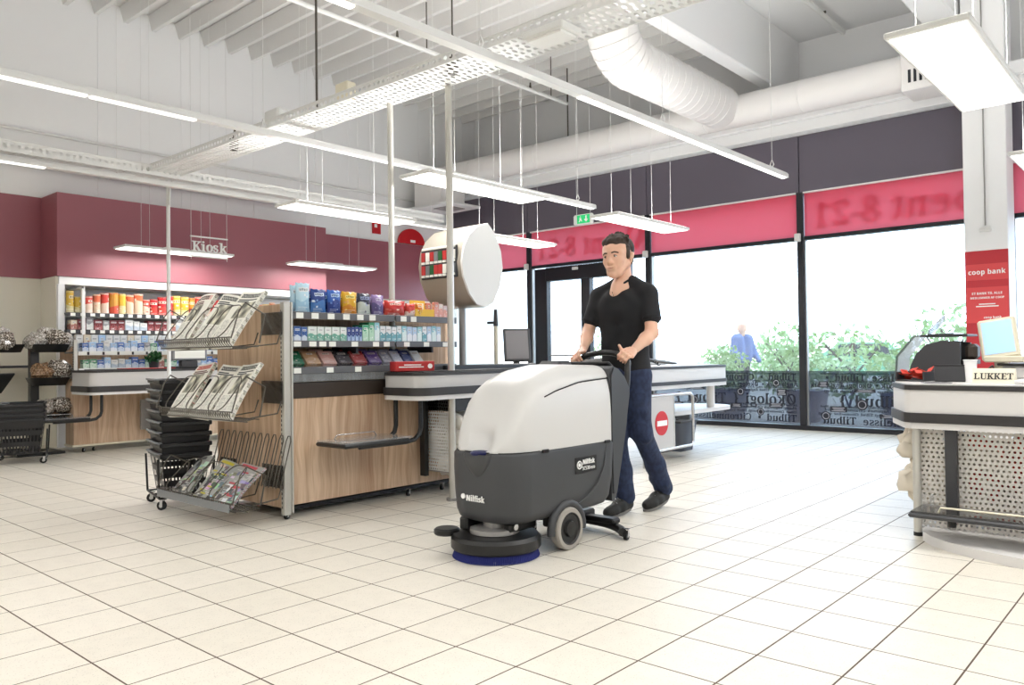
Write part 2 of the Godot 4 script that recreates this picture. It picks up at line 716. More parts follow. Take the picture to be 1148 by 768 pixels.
	triplanar(t, tex(im), 5.0)
	var wd := mat("oak", Color.WHITE, 0.55)
	triplanar(wd, tex(wood_image(Color(0.86, 0.755, 0.64), Color(0.67, 0.53, 0.415), 11)), 1.0, true)
	# floor tile: cream with tiny speckles
	for k in 3:
		im = Image.create(256, 256, false, Image.FORMAT_RGB8)
		nz = noise(20 + k, 0.02, 3)
		var fine := noise(30 + k, 0.35, 2)
		var base: Color = [Color(0.865, 0.84, 0.79), Color(0.858, 0.834, 0.782), Color(0.871, 0.847, 0.798)][k]
		for y in 256:
			for x in 256:
				var g := nz.get_noise_2d(x, y) * 0.03 + fine.get_noise_2d(x, y) * 0.03
				var c := base.lightened(maxf(g, 0.0)).darkened(maxf(-g, 0.0))
				if fine.get_noise_2d(x * 1.3 + 900.0, y * 1.3) > 0.62:
					c = c.darkened(0.22)
				im.set_pixel(x, y, c)
		var ft := mat("tile_%d" % k, Color.WHITE, 0.45)
		triplanar(ft, tex(im), 1.6, true)
	# glass and film
	for g in [["glass", Color(0.95, 0.97, 1.0, 0.06)], ["clear_plastic", Color(0.85, 0.88, 0.9, 0.18)], ["film", Color(0.2, 0.23, 0.34, 0.52)], ["smoke_acrylic", Color(0.25, 0.24, 0.23, 0.6)]]:
		var gm := mat(g[0], g[1], 0.05)
		gm.transparency = BaseMaterial3D.TRANSPARENCY_ALPHA
	var rd := mat("red_glass", Color(0.84, 0.035, 0.22), 0.25)
	rd.backlight_enabled = true
	rd.backlight = Color(0.9, 0.7, 0.72)
	# magazines, newspapers
	for k in 6:
		var pm := mat("news_%d" % k, Color.WHITE, 0.8)
		pm.albedo_texture = tex(paper_image(40 + k, Color(0.92, 0.91, 0.87), [Color(0.75, 0.2, 0.15), Color(0.25, 0.25, 0.25), Color(0.2, 0.22, 0.2)][k % 3]))
	for k in 3:
		var pm := mat("magazine_%d" % k, Color.WHITE, 0.35)
		pm.albedo_texture = tex(paper_image(60 + k, Color(0.62, 0.62, 0.6), [Color(0.2, 0.2, 0.22), Color(0.75, 0.7, 0.2), Color(0.72, 0.25, 0.3)][k], true))


func lamp_area(at: Vector3, sx: float, sz: float, e: float, up := false) -> void:
	var l := AreaLight3D.new()
	l.name = numbered("panel_or_fill_lamp")
	l.area_size = Vector2(sx, sz)
	l.light_energy = e
	l.light_color = Color(1.0, 0.995, 0.985)
	l.area_range = 30.0
	l.area_attenuation = 2.0
	l.shadow_enabled = true
	add_child(l)
	l.position = at
	l.rotation.x = PI / 2 if up else -PI / 2


# Perforated cable tray running along axis dir from a to b (centre line of its bottom), w wide.
func tray_mesh(length: float, w: float, lip: float, pitch: float) -> MB:
	var b := MB.new()
	var cnt := int(length / pitch)
	b.holes(V(0, 0, -w / 2), V(pitch, 0, 0), V(0, 0, w / 5), cnt, 5, 0.015, w / 5 * 0.4, 8, true)
	for s in [-1.0, 1.0]:
		b.holes(V(0, 0, s * w / 2), V(pitch, 0, 0), V(0, lip, 0), cnt, 1, 0.018, lip * 0.22, 8, false)
		b.box(V(length / 2, lip, s * w / 2), V(length, 0.008, 0.012))
		b.box(V(length / 2, 0.0, s * w / 2), V(length, 0.008, 0.008))
	return b


const CAM := Vector3(0, 1.06, 0)
const FOCAL := 887.83
var cam_basis := Basis()


func _ready() -> void:
	rng.seed = 7
	# camera: level to within a degree, looking into the corner between the kiosk wall and the window wall
	var cam := Camera3D.new()
	cam.name = "camera"
	cam.fov = 46.78
	cam.near = 0.05
	cam.far = 400.0
	add_child(cam)
	cam_basis = Basis(Vector3.UP, 0.72307) * Basis(Vector3.RIGHT, 0.016227) * Basis(Vector3.BACK, -0.0120947)
	cam.transform = Transform3D(cam_basis, CAM)
	cam.current = true
	# sky: an even bright overcast
	var env := Environment.new()
	var sky := Sky.new()
	var sm := ProceduralSkyMaterial.new()
	sm.sky_top_color = Color(0.76, 0.88, 1.0)
	sm.sky_horizon_color = Color(0.84, 0.92, 1.0)
	sm.ground_bottom_color = Color(0.7, 0.7, 0.7)
	sm.ground_horizon_color = Color(0.9, 0.9, 0.9)
	sky.sky_material = sm
	env.background_mode = Environment.BG_SKY
	env.sky = sky
	env.background_energy_multiplier = 5.8
	env.tonemap_mode = Environment.TONE_MAPPER_LINEAR
	env.tonemap_exposure = 1.2
	env.sdfgi_enabled = true
	env.ssao_enabled = true
	env.ssil_enabled = true
	var we := WorldEnvironment.new()
	we.name = "surroundings"
	we.environment = env
	add_child(we)
	# lamps: area light under each glowing panel and track, plus added upward ceiling fill
	for p in PANELS:
		lamp_area(V(p[0], PANEL_H - 0.03, p[1] - PANEL_L / 2), 0.3, PANEL_L - 0.06, PANEL_E)
		if p[0] > -9.0:
			lamp_area(V(p[0], PANEL_H + 0.075, p[1] - PANEL_L / 2), 0.3, PANEL_L - 0.06, CEILING_FILL, true)  # upward fill, added to brighten the ceiling
	for t in TRACKS:
		for lit in t[3]:
			lamp_area(V(t[0], TRACK_H - 0.04, (lit[0] + lit[1]) / 2), 0.05, lit[0] - lit[1], TRACK_E * (lit[0] - lit[1]))
	materials()
	hall()
	windows()
	outside()
	overhead()
	scrubber()
	worker()
	stand_unit()
	checkout_middle()
	checkout_kiosk()
	checkout_closed()
	news()
	baskets()
	snack_tower()


const PANEL_H := 2.45
const PANEL_L := 1.45
const PANEL_E := 2.2
const TRACK_H := 2.95
const CEILING_FILL := 2.4  # energy of the added upward fill
const TRACK_E := 0.25
# x, near end z of every pendant panel; the first eight are in the picture
const PANELS := [[-4.56, -4.05], [-4.56, -6.58], [-6.28, -4.02], [-6.4, -6.5], [-10.1, -4.12], [-10.1, -6.58], [-0.9, -3.75], [-0.9, -6.62],
	[-4.56, 1.0], [-0.9, -0.6], [2.8, -3.75], [2.8, -6.62], [2.8, -0.6], [-4.56, 3.4], [-0.9, 2.4], [-8.0, 2.4]]
# x, near end z, far end z
const TRACKS := [[-3.4, 5.0, -8.34, [[4.9, -2.6], [-4.6, -8.3]]], [-5.92, 5.0, -8.34, [[4.9, -3.0], [-5.8, -8.3]]], [-8.43, 5.0, -8.17, [[4.9, -2.75], [-6.6, -8.1]]], [-0.9, 5.0, 1.5, [[4.9, 1.6]]], [1.6, 5.0, -8.3, [[4.9, -8.2]]]]
const ZW := -10.68
const TO_X := Basis(Vector3(0, 0, -1), Vector3(0, 1, 0), Vector3(1, 0, 0))   # prism pushed along x, its x is -z
const TO_Y := Basis(Vector3(1, 0, 0), Vector3(0, 0, -1), Vector3(0, 1, 0))   # prism pushed along y, its y is -z


func to_px(p: Vector3) -> Vector3:
	var q := cam_basis.inverse() * (p - CAM)
	return Vector3(574.0 + FOCAL * q.x / -q.z, 384.0 - FOCAL * q.y / -q.z, -q.z)


func hall() -> void:
	# floor: grout bed and single tiles
	var fl := struct("floor", bb(V(-11.3, -0.25, -10.9), V(6.2, -0.0005, 7.2)), M.grout)
	var tw := 0.2915
	var td := 0.3083
	var tiles := []
	for i in range(-32, 30):
		for j in range(-31, 29):
			var x := -2.380 + (i + 0.5) * tw
			var z := -2.0358 - (j + 0.5) * td
			if x < -11.2 or x > 6.1 or z < -10.75 or z > 7.1:
				continue
			var s := to_px(V(x, 0, z))
			var seen := s.z > 0.5 and s.x > -60 and s.x < 1208 and s.y < 830
			tiles.append([s.z if seen else 1000.0 + absf(x) + absf(z), x, z, rng.randi() % 3])
	tiles.sort_custom(func(a, b): return a[0] < b[0])
	var one := bx(V(0, -0.004, 0), V(tw - 0.005, 0.008, td - 0.005), 0.0012).mesh()
	var rest := [MB.new(), MB.new(), MB.new()]
	for k in tiles.size():
		var t: Array = tiles[k]
		if k < 300:
			var o := part("tile", one, M["tile_%d" % t[3]], fl)
			o.position = V(t[1], 0, t[2])
		else:
			rest[t[3]].box(V(t[1], -0.004, t[2]), V(tw - 0.005, 0.008, td - 0.005), 0.0012)
	for k in 3:
		var o := part("tiles_beyond", rest[k], M["tile_%d" % k], fl)
		o.set_meta("kind", "stuff")
	# kiosk side: white upper wall of wide sheets, maroon bulkhead over the niche
	var wl := shell("wall_left")
	part("core", bb(V(-11.4, -0.2, -11.7), V(-11.115, 6.1, 7.3)), M.white_wall, wl)
	var z := 7.2
	while z > -11.6:
		part("sheet", bb(V(-11.12, 3.13, z - 1.144), V(-11.1, 5.88, z), 0.002), M.white_wall, wl)
		part("lower_sheet", bb(V(-11.12, 0.0, z - 1.144), V(-11.1, 2.1, z), 0.002), M.cream_wall, wl)
		z -= 1.146
	part("maroon_panel", bb(V(-11.12, 2.1, -3.57), V(-11.085, 3.13, 7.2), 0.003), M.maroon, wl)
	part("conduit", cy(V(-11.07, 3.95, -11.0), V(-11.07, 3.95, 7.0), 0.02, -1, 8), M.white_metal, wl)
	part("ledge", bb(V(-11.1, 3.5, -11.0), V(-11.0, 3.58, 7.0), 0.01), M.white_wall, wl)
	var wk := shell("wall_kiosk")
	part("bulkhead", bb(V(-11.1, 2.1, -7.5), V(-10.55, 3.13, -3.57), 0.004), M.maroon, wk)
	part("maroon_panel", bb(V(-11.1, 2.1, -10.66), V(-11.07, 3.13, -7.5), 0.003), M.maroon, wk)
	part("fascia", bb(V(-11.1, 2.0, -7.5), V(-10.57, 2.1, -3.6), 0.004), M.white_wall, wk)
	part("niche_side", bb(V(-11.1, 0.0, -3.6), V(-10.6, 2.1, -3.57)), M.cream_wall, wk)
	part("niche_post", bb(V(-10.62, 0.0, -3.66), V(-10.55, 2.0, -3.58), 0.004), M.white_wall, wk)
	part("niche_back", bb(V(-11.08, 0.0, -10.0), V(-11.04, 2.0, -3.6)), M.cream_wall, wk)
	# closed hall: walls behind and beside the camera
	struct("wall_back", bb(V(-11.4, -0.2, 7.2), V(6.4, 6.1, 7.5)), M.white_wall)
	struct("wall_right", bb(V(6.2, -0.2, -11.7), V(6.5, 6.1, 7.5)), M.white_wall)
	# ceiling: ribbed deck over the kiosk side, beams and a plain slab over the rest
	var ce := shell("ceiling")
	part("deck", bb(V(-11.4, 5.9, -11.7), V(6.5, 6.1, 7.5)), M.deck_white, ce)
	var rib := MB.new()
	rib.xf = Transform3D(TO_X, V(0, 0, 0))
	rib.prism(PackedVector2Array([Vector2(-0.028, 0), Vector2(0.028, 0), Vector2(0.085, 0.2), Vector2(-0.085, 0.2)]), -11.1, -4.66)
	var rm := rib.mesh()
	z = 7.0
	while z > -11.6:
		var o := part("deck_rib", rm, M.deck_white, ce)
		o.position = V(0, 5.69, z - 0.083)
		z -= 0.385
	part("beam", bb(V(-4.66, 4.75, -11.5), V(-4.45, 5.9, 7.2), 0.02), M.ceiling_white, ce)
	part("beam", bb(V(-2.45, 4.85, -11.5), V(-2.1, 5.9, 7.2), 0.02), M.ceiling_white, ce)
	part("slab", bb(V(-4.45, 5.6, -11.5), V(6.2, 5.9, 7.2)), M.ceiling_white, ce)
	part("beam", bb(V(1.0, 4.85, -11.5), V(1.4, 5.9, 7.2), 0.02), M.ceiling_white, ce)


func windows() -> void:
	var xs := [-11.1, -9.02, -6.58, -4.17, -1.73, 0.71, 3.15, 5.59, 6.2]
	var ww := shell("wall_window")
	part("upper_wall", bb(V(-11.4, 4.3, -11.75), V(6.4, 6.1, -11.5)), M.white_wall, ww)
	part("ledge", bb(V(-11.1, 4.01, -11.6), V(6.2, 4.16, -10.5), 0.01), M.white_wall, ww)
	part("ledge_step", bb(V(-11.1, 4.16, -11.6), V(6.2, 4.32, -10.42), 0.01), M.white_wall, ww)
	part("sill_rail", bb(V(-11.1, 0.0, ZW - 0.12), V(6.2, 0.06, ZW + 0.02), 0.004), M.frame_dark, ww)
	part("backing", bb(V(-11.1, 3.24, -11.0), V(6.2, 4.01, ZW - 0.03)), M.frame_dark, ww)
	for k in xs.size() - 1:
		part("charcoal_panel", bb(V(xs[k] + 0.006, 3.235, ZW - 0.03), V(xs[k + 1] - 0.006, 4.005, ZW), 0.003), M.charcoal_panel, ww)
	for k in range(1, xs.size() - 1):
		part("mullion", bb(V(xs[k] - 0.045, 0.06, ZW - 0.14), V(xs[k] + 0.045, 3.235, ZW), 0.006), M.frame_dark, ww)
		part("mullion_edge", bb(V(xs[k] + 0.045, 0.06, ZW - 0.1), V(xs[k] + 0.06, 2.58, ZW - 0.03), 0.003), M.grey_metal, ww)
		# sensor box at the window head
		part("sensor_box", bb(V(xs[k] - 0.06, 2.56, ZW), V(xs[k] + 0.02, 2.67, ZW + 0.06), 0.01), M.white_metal, ww)
	for k in xs.size() - 1:
		var w := shell("window_%d" % (k + 1))
		var x0: float = xs[k] + 0.05
		var x1: float = xs[k + 1] - 0.05
		part("transom_bar", bb(V(x0, 2.58, ZW - 0.12), V(x1, 2.63, ZW - 0.01), 0.004), M.frame_dark, w)
		part("red_panel", bb(V(x0, 2.63, ZW - 0.05), V(x1, 3.225, ZW - 0.042)), M.red_glass, w)
		part("top_bead", bb(V(x0, 3.215, ZW - 0.06), V(x1, 3.235, ZW + 0.005)), M.white_metal, w)
		if k != 1:
			part("pane", bb(V(x0, 0.06, ZW - 0.08), V(x1, 2.58, ZW - 0.072)), M.glass, w)
		if k in [2, 3, 4, 5]:
			part("printed_film", bb(V(x0, 0.065, ZW - 0.069), V(x1, 0.8, ZW - 0.066)), M.film, w)
			film_words(w, x0, x1)
		if k in [1, 3, 4]:
			# opening hours lettered on the street face, read in reverse from inside
			letters(w, "hours_lettering", "Åbent 8-21", 0.44, Transform3D(Basis(V(-1, 0, 0), V(0, 1, 0), V(0, 0, -1)), V((x0 + x1) / 2 + 0.1, 2.9, ZW - 0.1)), M.hours_ink, true, true, 0.01)
	# double door in the second bay
	var d := shell("door_1")
	var fr: Material = M.frame_dark
	for a in [[-8.88, -8.61, 0.0, 2.56], [-7.88, -7.70, 0.0, 2.34], [-7.02, -6.92, 0.0, 2.56]]:
		part("door_post", bb(V(a[0], a[2], ZW - 0.12), V(a[1], a[3], ZW + 0.0), 0.006), fr, d)
	part("door_header", bb(V(-8.61, 2.33, ZW - 0.13), V(-7.02, 2.56, ZW + 0.03), 0.006), fr, d)
	part("kick_rail", bb(V(-8.61, 0.03, ZW - 0.1), V(-7.88, 0.14, ZW - 0.03), 0.004), fr, d)
	part("kick_rail", bb(V(-7.70, 0.03, ZW - 0.1), V(-7.02, 0.14, ZW - 0.03), 0.004), fr, d)
	for a in [[-8.61, -7.88], [-7.70, -7.02], [-8.97, -8.88], [-6.92, -6.63]]:
		part("pane", bb(V(a[0], 0.06, ZW - 0.07), V(a[1], 2.34, ZW - 0.062)), M.glass, d)
	part("push_bar", cy(V(-8.5, 1.05, ZW + 0.04), V(-7.95, 1.05, ZW + 0.04), 0.015, -1, 8), M.grey_metal, d)
	part("push_bar", cy(V(-7.62, 1.05, ZW + 0.04), V(-7.1, 1.05, ZW + 0.04), 0.015, -1, 8), M.grey_metal, d)
	part("door_sensor", bb(V(-8.02, 2.48, ZW + 0.03), V(-7.9, 2.53, ZW + 0.06), 0.008), M.white_metal, d)


func film_words(w: Node3D, x0: float, x1: float) -> void:
	var rows := [[0.71, 0.12, ["Tilbud", "•", "Citronmelisse"], true], [0.61, 0.085, ["Änglamark", "•", "Økologi"], false], [0.53, 0.05, ["Citronmelisse", "Tilbud", "Änglamark", "Økologi"], false],
		[0.40, 0.19, ["Økologi", "{", "Tilbud", "}"], true], [0.285, 0.05, ["Økologi", "Änglamark", "Citronmelisse", "Tilbud"], false], [0.23, 0.045, ["Tilbud", "Citronmelisse", "Økologi"], true], [0.66, 0.035, ["Økologi", "Tilbud", "Änglamark", "Citronmelisse"], true], [0.765, 0.035, ["Citronmelisse", "Änglamark", "Økologi"], true], [0.57, 0.03, ["Tilbud", "Økologi", "Citronmelisse"], true], [0.325, 0.035, ["Änglamark", "Tilbud", "Citronmelisse"], true], [0.14, 0.13, ["Tilbud", "•", "Citronmelisse"], true]]
	var zz := ZW - 0.062
	for r in rows:
		var x := x1 - 0.06
		var k := 0
		while x > x0 + 0.25:
			var t: String = r[2][k % r[2].size()]
			var wide: float = t.length() * r[1] * (0.56 if r[3] else 0.54)
			if x - wide < x0 + 0.03:
				break
			letters(w, "film_lettering", t, r[1], Transform3D(Basis(V(-1, 0, 0), V(0, 1, 0), V(0, 0, -1)), V(x - wide / 2, r[0], zz)), M.film_ink, r[3], true, 0.001)
			x -= wide + r[1] * 0.5
			k += 1
	for a in [[0.62, 0.50, 0.055], [0.3, 0.36, 0.07], [0.85, 0.63, 0.05], [0.47, 0.6, 0.045], [0.1, 0.2, 0.06], [0.75, 0.22, 0.05]]:
		var c := V(lerpf(x0, x1, a[0]), a[1], zz)
		part("film_badge", cy(c, c + V(0, 0, 0.002), a[2], -1, 20), M.film_ink, w)
		part("film_badge_ring", ring(c + V(0, 0, 0.002), V(0, 0, 1), a[2] * 0.68, 0.004), M.film_light, w)
	for a in [[0.45, 0.22, 0.3, 0.05], [0.14, 0.29, 0.22, 0.07], [0.88, 0.32, 0.2, 0.06], [0.6, 0.3, 0.16, 0.05], [0.3, 0.54, 0.26, 0.04], [0.92, 0.5, 0.14, 0.09], [0.05, 0.62, 0.12, 0.08]]:
		var c := V(lerpf(x0 + 0.1, x1 - 0.1, a[0]), a[1], zz)
		part("film_block", bx(c, V(a[2], a[3], 0.002)), M.film_ink, w)
		for k in 3:
			part("film_block_line", bx(c + V(0, (k - 1) * a[3] * 0.28, 0.0015), V(a[2] * [0.8, 0.6, 0.7][k], a[3] * 0.1, 0.002)), M.film_light, w)


func leafy(c: Vector3, r: Vector3, cnt: int, size: float) -> MB:
	var b := MB.new()
	for k in cnt:
		var d := V(rng.randfn(), rng.randfn(), rng.randfn()).normalized() * pow(rng.randf(), 0.45)
		var p := c + d * r
		var u := V(rng.randfn(), rng.randfn(), rng.randfn()).normalized() * size * rng.randf_range(0.6, 1.3)
		var w := u.cross(V(rng.randfn(), rng.randfn(), rng.randfn())).normalized() * u.length() * 0.5
		b.quad(p - u, p + w, p + u, p - w)
	return b


func outside() -> void:
	part("street_paving", bb(V(-70, -0.3, -90), V(60, -0.06, -10.9)), M.paving).set_meta("kind", "structure")
	# shrubs and young trees beyond the glass
	var spots := [[-8.7, -17.5, 0.9, 1.3, "small loose shrub seen through the window beside the door"], [-7.0, -17.0, 1.0, 1.7, "loose green bush outside the window next to the middle mullion"],
		[-5.4, -16.2, 1.3, 1.6, "wide leafy bush outside the second large window"], [-3.6, -16.5, 1.3, 1.9, "dense green bush outside behind the closed till"],
		[-1.2, -18.0, 1.2, 2.1, "green bush outside beside the white column"], [-16.0, -24.0, 1.6, 2.0, "distant bush seen through the glass door"], [-10.2, -24.0, 1.3, 1.4, "low distant shrub across the street"]]
	for s in spots:
		var o := thing("garden_bush", s[4], "bush", V(s[0], -0.06, s[1]))
		part("foliage", leafy(V(0, s[3] * 0.55, 0), V(s[2] * 0.75, s[3] * 0.5, s[2] * 0.7), 700, 0.085), M.leaf, o)
		var st := MB.new()
		for k in 5:
			st.tube([V(0, 0, 0), V(rng.randf_range(-0.2, 0.2), s[3] * 0.4, rng.randf_range(-0.2, 0.2)), V(rng.randf_range(-0.5, 0.5) * s[2], s[3] * 0.8, rng.randf_range(-0.4, 0.4))], 0.02, 5)
		part("stems", st, M.bark, o)
	for s in [[-6.2, -12.6], [-4.9, -12.7], [-3.4, -12.6]]:
		var o := thing("planter_box", "grey planter with leafy plants outside, %s from the door" % ORD[int((s[0] + 6.4) / 1.3)], "planter", V(s[0], -0.06, s[1]))
		var b := MB.new()
		b.loft([[V(-0.2, 0, -0.2), V(0.2, 0, -0.2), V(0.2, 0, 0.2), V(-0.2, 0, 0.2)], [V(-0.27, 0.5, -0.27), V(0.27, 0.5, -0.27), V(0.27, 0.5, 0.27), V(-0.27, 0.5, 0.27)]])
		part("tub", b, M.planter, o)
		part("foliage", leafy(V(0, 0.85, 0), V(0.36, 0.45, 0.36), 420, 0.05), M.leaf, o)
	# passer-by beyond the glass
	var p := thing("person", "passer-by in blue jacket walking outside the window", "person", V(-7.35, -0.06, -15.6), 1.2)
	var b := MB.new()
	nets([[V(0, 1.62, 0), 0.1, V(0, 1.68, 0.01), 0.1], [V(0, 1.5, 0), 0.06, V(0, 1.6, 0), 0.06]], 0.02, 0.03, b)
	part("body", b, M.skin, p)
	b = MB.new()
	nets([[V(-0.1, 1.0, 0), 0.13, V(-0.12, 1.4, 0), 0.12], [V(0.1, 1.0, 0), 0.13, V(0.12, 1.4, 0), 0.12], [V(-0.2, 1.4, 0), 0.08, V(-0.3, 1.1, 0.05), 0.06], [V(-0.3, 1.1, 0.05), 0.06, V(-0.22, 0.95, 0.25), 0.05],
		[V(0.2, 1.4, 0), 0.08, V(0.3, 1.1, 0.05), 0.06], [V(0.3, 1.1, 0.05), 0.06, V(0.22, 0.95, 0.25), 0.05]], 0.025, 0.06, b)
	part("jacket", b, M.passer_blue, p)
	b = MB.new()
	nets([[V(-0.1, 0.95, 0), 0.1, V(-0.1, 0.5, 0.12), 0.075], [V(-0.1, 0.5, 0.12), 0.075, V(-0.1, 0.08, 0.06), 0.055], [V(-0.1, 0.05, 0.06), 0.05, V(-0.1, 0.05, 0.2), 0.045],
		[V(0.1, 0.95, 0), 0.1, V(0.1, 0.5, -0.05), 0.075], [V(0.1, 0.5, -0.05), 0.075, V(0.1, 0.1, -0.25), 0.055], [V(0.1, 0.06, -0.25), 0.05, V(0.1, 0.05, -0.1), 0.045]], 0.025, 0.05, b)
	part("trousers", b, M.frame_dark, p)
	# a parked car and a house across the street
	var c := thing("parked_car", "pale green car parked across the street beyond the bushes", "car", V(-9.0, -0.06, -30), 0.0)
	b = MB.new()
	b.xf = Transform3D(Basis(), V(0, 0, 0))
	b.prism(PackedVector2Array([Vector2(-2.1, 0.25), Vector2(2.1, 0.25), Vector2(2.15, 0.7), Vector2(1.2, 0.9), Vector2(0.6, 1.42), Vector2(-1.0, 1.45), Vector2(-1.8, 0.95), Vector2(-2.15, 0.9)]), -0.85, 0.85)
	part("body", b, M.car_green, c)
	for sx in [-1.3, 1.3]:
		for sz in [-0.75, 0.75]:
			part("wheel", cy(V(sx, 0.32, sz - 0.11), V(sx, 0.32, sz + 0.13), 0.32, -1, 16), M.rubber, c)
	b = MB.new()
	b.prism(PackedVector2Array([Vector2(-1.5, 0.97), Vector2(0.95, 0.94), Vector2(0.52, 1.36), Vector2(-0.95, 1.39)]), -0.86, 0.86)
	part("side_windows", b, M.frame_dark, c)


func overhead() -> void:
	var where := ["over the middle checkout, seen past the steel poles", "over the walkway behind the man", "before the maroon wall above the sweets", "beyond the rounded white dispenser", "under the white kiosk lettering", "between the kiosk lettering and the steel pole", "over the closed till", "in front of the white column",
		"over the open floor", "over the open floor", "over the open floor", "over the open floor", "over the open floor", "over the open floor", "over the open floor", "over the open floor", "over the open floor"]
	var fm := bx(V(0, 0.015, 0), V(0.345, 0.03, PANEL_L), 0.006).mesh()
	var dm := bx(V(0, -0.002, 0), V(0.305, 0.008, PANEL_L - 0.04), 0.002).mesh()
	var um := bx(V(0, 0.032, 0), V(0.1, 0.008, PANEL_L - 0.1), 0.002).mesh()
	var hm := bx(V(0, 0.045, 0), V(0.1, 0.03, 0.32), 0.006).mesh()
	for k in PANELS.size():
		var p: Array = PANELS[k]
		var z: float = p[1] - PANEL_L / 2
		var o := thing("pendant_panel_lamp", "flat white panel lamp hung on wires " + where[k], "lamp", V(p[0], PANEL_H, z), 0.0, "pendant panel lamps over the tills")
		part("frame", fm, M.white_metal, o)
		part("diffuser", dm, M.lamp_glow, o)
		part("driver_box", hm, M.white_metal, o)
		for sx in ([-0.105, 0.105] if p[0] > -9.0 else []):
			part("added_uplight", um, M.lamp_glow, o).position = V(sx, 0.0, 0.0)  # glowing strip added on top to go with the ceiling fill
		var top := 5.68 if p[0] < -4.8 else (4.74 if p[0] < -4.4 else 5.58)
		for s in [[-0.12, 0.4], [0.12, 0.4], [-0.12, -0.4], [0.12, -0.4]]:
			part("suspension_wire", cy(V(s[0], 0.03, s[1]), V(s[0], top - PANEL_H, s[1]), 0.002, -1, 5), M.white_metal, o)
	var tl := ["above the middle of the walkway, crossing under the cable tray", "between the walkway and the kiosk", "nearest the kiosk wall under a perforated tray", "over the aisle beside the open floor", "over the far aisle"]
	for k in TRACKS.size():
		var t: Array = TRACKS[k]
		var o := thing("light_track", "long white lamp track " + tl[k], "lamp", V(t[0], TRACK_H, 0))
		var b := MB.new()
		b.prism(PackedVector2Array([Vector2(-0.034, -0.018), Vector2(0.034, -0.018), Vector2(0.034, 0.02), Vector2(0.02, 0.038), Vector2(-0.02, 0.038), Vector2(-0.034, 0.02)]), t[2], t[1])
		part("housing", b, M.white_metal, o)
		var z := 0.0
		for lit in t[3]:
			z = lit[0] - 0.02
			while z > lit[1] + 0.05:
				var e := maxf(z - 1.4, lit[1])
				part("tube_cover", bb(V(-0.026, -0.03, e), V(0.026, -0.014, z), 0.006), M.tube_glow, o)
				z -= 1.42
		z = t[2] + 0.35
		while z < 4.0:
			part("hook", tb([V(0, 0.036, z), V(0.02, 0.07, z), V(0, 0.12, z), V(-0.02, 0.07, z), V(0, 0.036, z)], 0.006, 5), M.white_metal, o)
			var top := 5.68 if t[0] < -4.8 else 5.58
			part("suspension_wire", cy(V(0, 0.12, z), V(0, top - TRACK_H, z), 0.0026, -1, 5), M.white_metal, o)
			z += 2.2
	# cable trays
	var tr := thing("cable_tray", "white perforated cable tray crossing the hall above the steel poles", "cable tray", V(-8.75, 3.06, -3.91))
	part("tray", tray_mesh(11.0, 0.33, 0.07, 0.055), M.white_metal, tr)
	for s in [[1.75, 3], [3.6, 1], [4.75, 0], [2.6, 2]]:
		var g: float = s[0]
		if s[1] in [0, 3]:
			part("hanger", bx(V(g, 0.06, -0.02), V(0.07, 0.12, 0.06), 0.006), M.wire, tr)
			part("chain", tb([V(g, 0.12, -0.02), V(g + 0.02, 0.2, -0.02), V(g, 0.28, -0.02)], 0.012, 5), M.wire, tr)
			if s[1] == 0:
				part("hanger_rod", cy(V(g, 0.28, -0.02), V(g, 2.6, -0.02), 0.006, -1, 6), M.wire, tr)
		elif s[1] == 1:
			part("junction_box", bx(V(g, 0.12, 0.05), V(0.16, 0.14, 0.09), 0.008), M.sign_cream, tr)
		else:
			part("floodlight", bx(V(g, 0.13, 0.05), V(0.22, 0.12, 0.12), 0.015), M.white_metal, tr)
	var em := thing("emergency_lamp", "small square lamp with glass cover on the cable tray", "lamp", V(-3.0, 3.03, -3.8))
	part("housing", bx(V(0, 0, 0), V(0.32, 0.05, 0.2), 0.01), M.white_metal, em)
	part("cover", bx(V(0, -0.03, 0), V(0.27, 0.02, 0.16), 0.006), M.white_print, em)
	var t3 := thing("cable_tray", "white perforated tray above the lamp track by the kiosk wall", "cable tray", V(-8.43, 3.02, 4.0), PI / 2)
	part("tray", tray_mesh(12.0, 0.14, 0.1, 0.06), M.white_metal, t3)
	# steel poles up to the tray
	for a in [[-4.2, -4.08, 0.0, 3.06, 0.026, "tall steel pole at the middle till, passing the rounded white dispenser"], [-4.83, -4.05, 0.0, 3.06, 0.024, "tall steel pole rising behind the sweets rack"], [-8.8, -4.13, 0.0, 3.06, 0.021, "white pole beside the kiosk till"]]:
		var o := thing("service_pole", a[5], "pole", V(a[0], 0, a[1]))
		part("shaft", cy(V(0, a[2], 0), V(0, a[3], 0), a[4], -1, 14), M.pole_steel if a[0] > -8 else M.white_metal, o)
		part("foot", cy(V(0, 0, 0), V(0, 0.02, 0), a[4] * 1.8, -1, 14), M.grey_metal, o)
	var cab := thing("power_cable", "white cable looping from tray down to kiosk lettering", "cable", V(-8.9, 3.1, -4.05))
	part("sheath", tb([V(1.0, 0.02, 0.0), V(0.6, 0.06, 0.0), V(0.3, 0.0, -0.05), V(0.14, -0.1, -0.08), V(0.13, -0.3, -0.08)], 0.012, 6), M.white_metal, cab)
	# ducts
	var da := thing("round_duct", "white round air duct running along above the window wall", "duct", V(-11.0, 4.36, -10.15))
	part("pipe", cy(V(0, 0, 0), V(8.4, 0, 0), 0.21, -1, 28), M.duct_white, da)
	for x in [1.2, 2.7, 4.2, 5.75, 7.1]:
		var b := MB.new()
		b.xf = Transform3D(Basis(V(0, -1, 0), V(1, 0, 0), V(0, 0, 1)), V(x, 0, 0))
		b.lathe([Vector2(0.209, -0.012), Vector2(0.216, -0.008), Vector2(0.216, 0.008), Vector2(0.209, 0.012)], Vector3.ZERO, 28)
		part("seam_ring", b, M.duct_white, da)
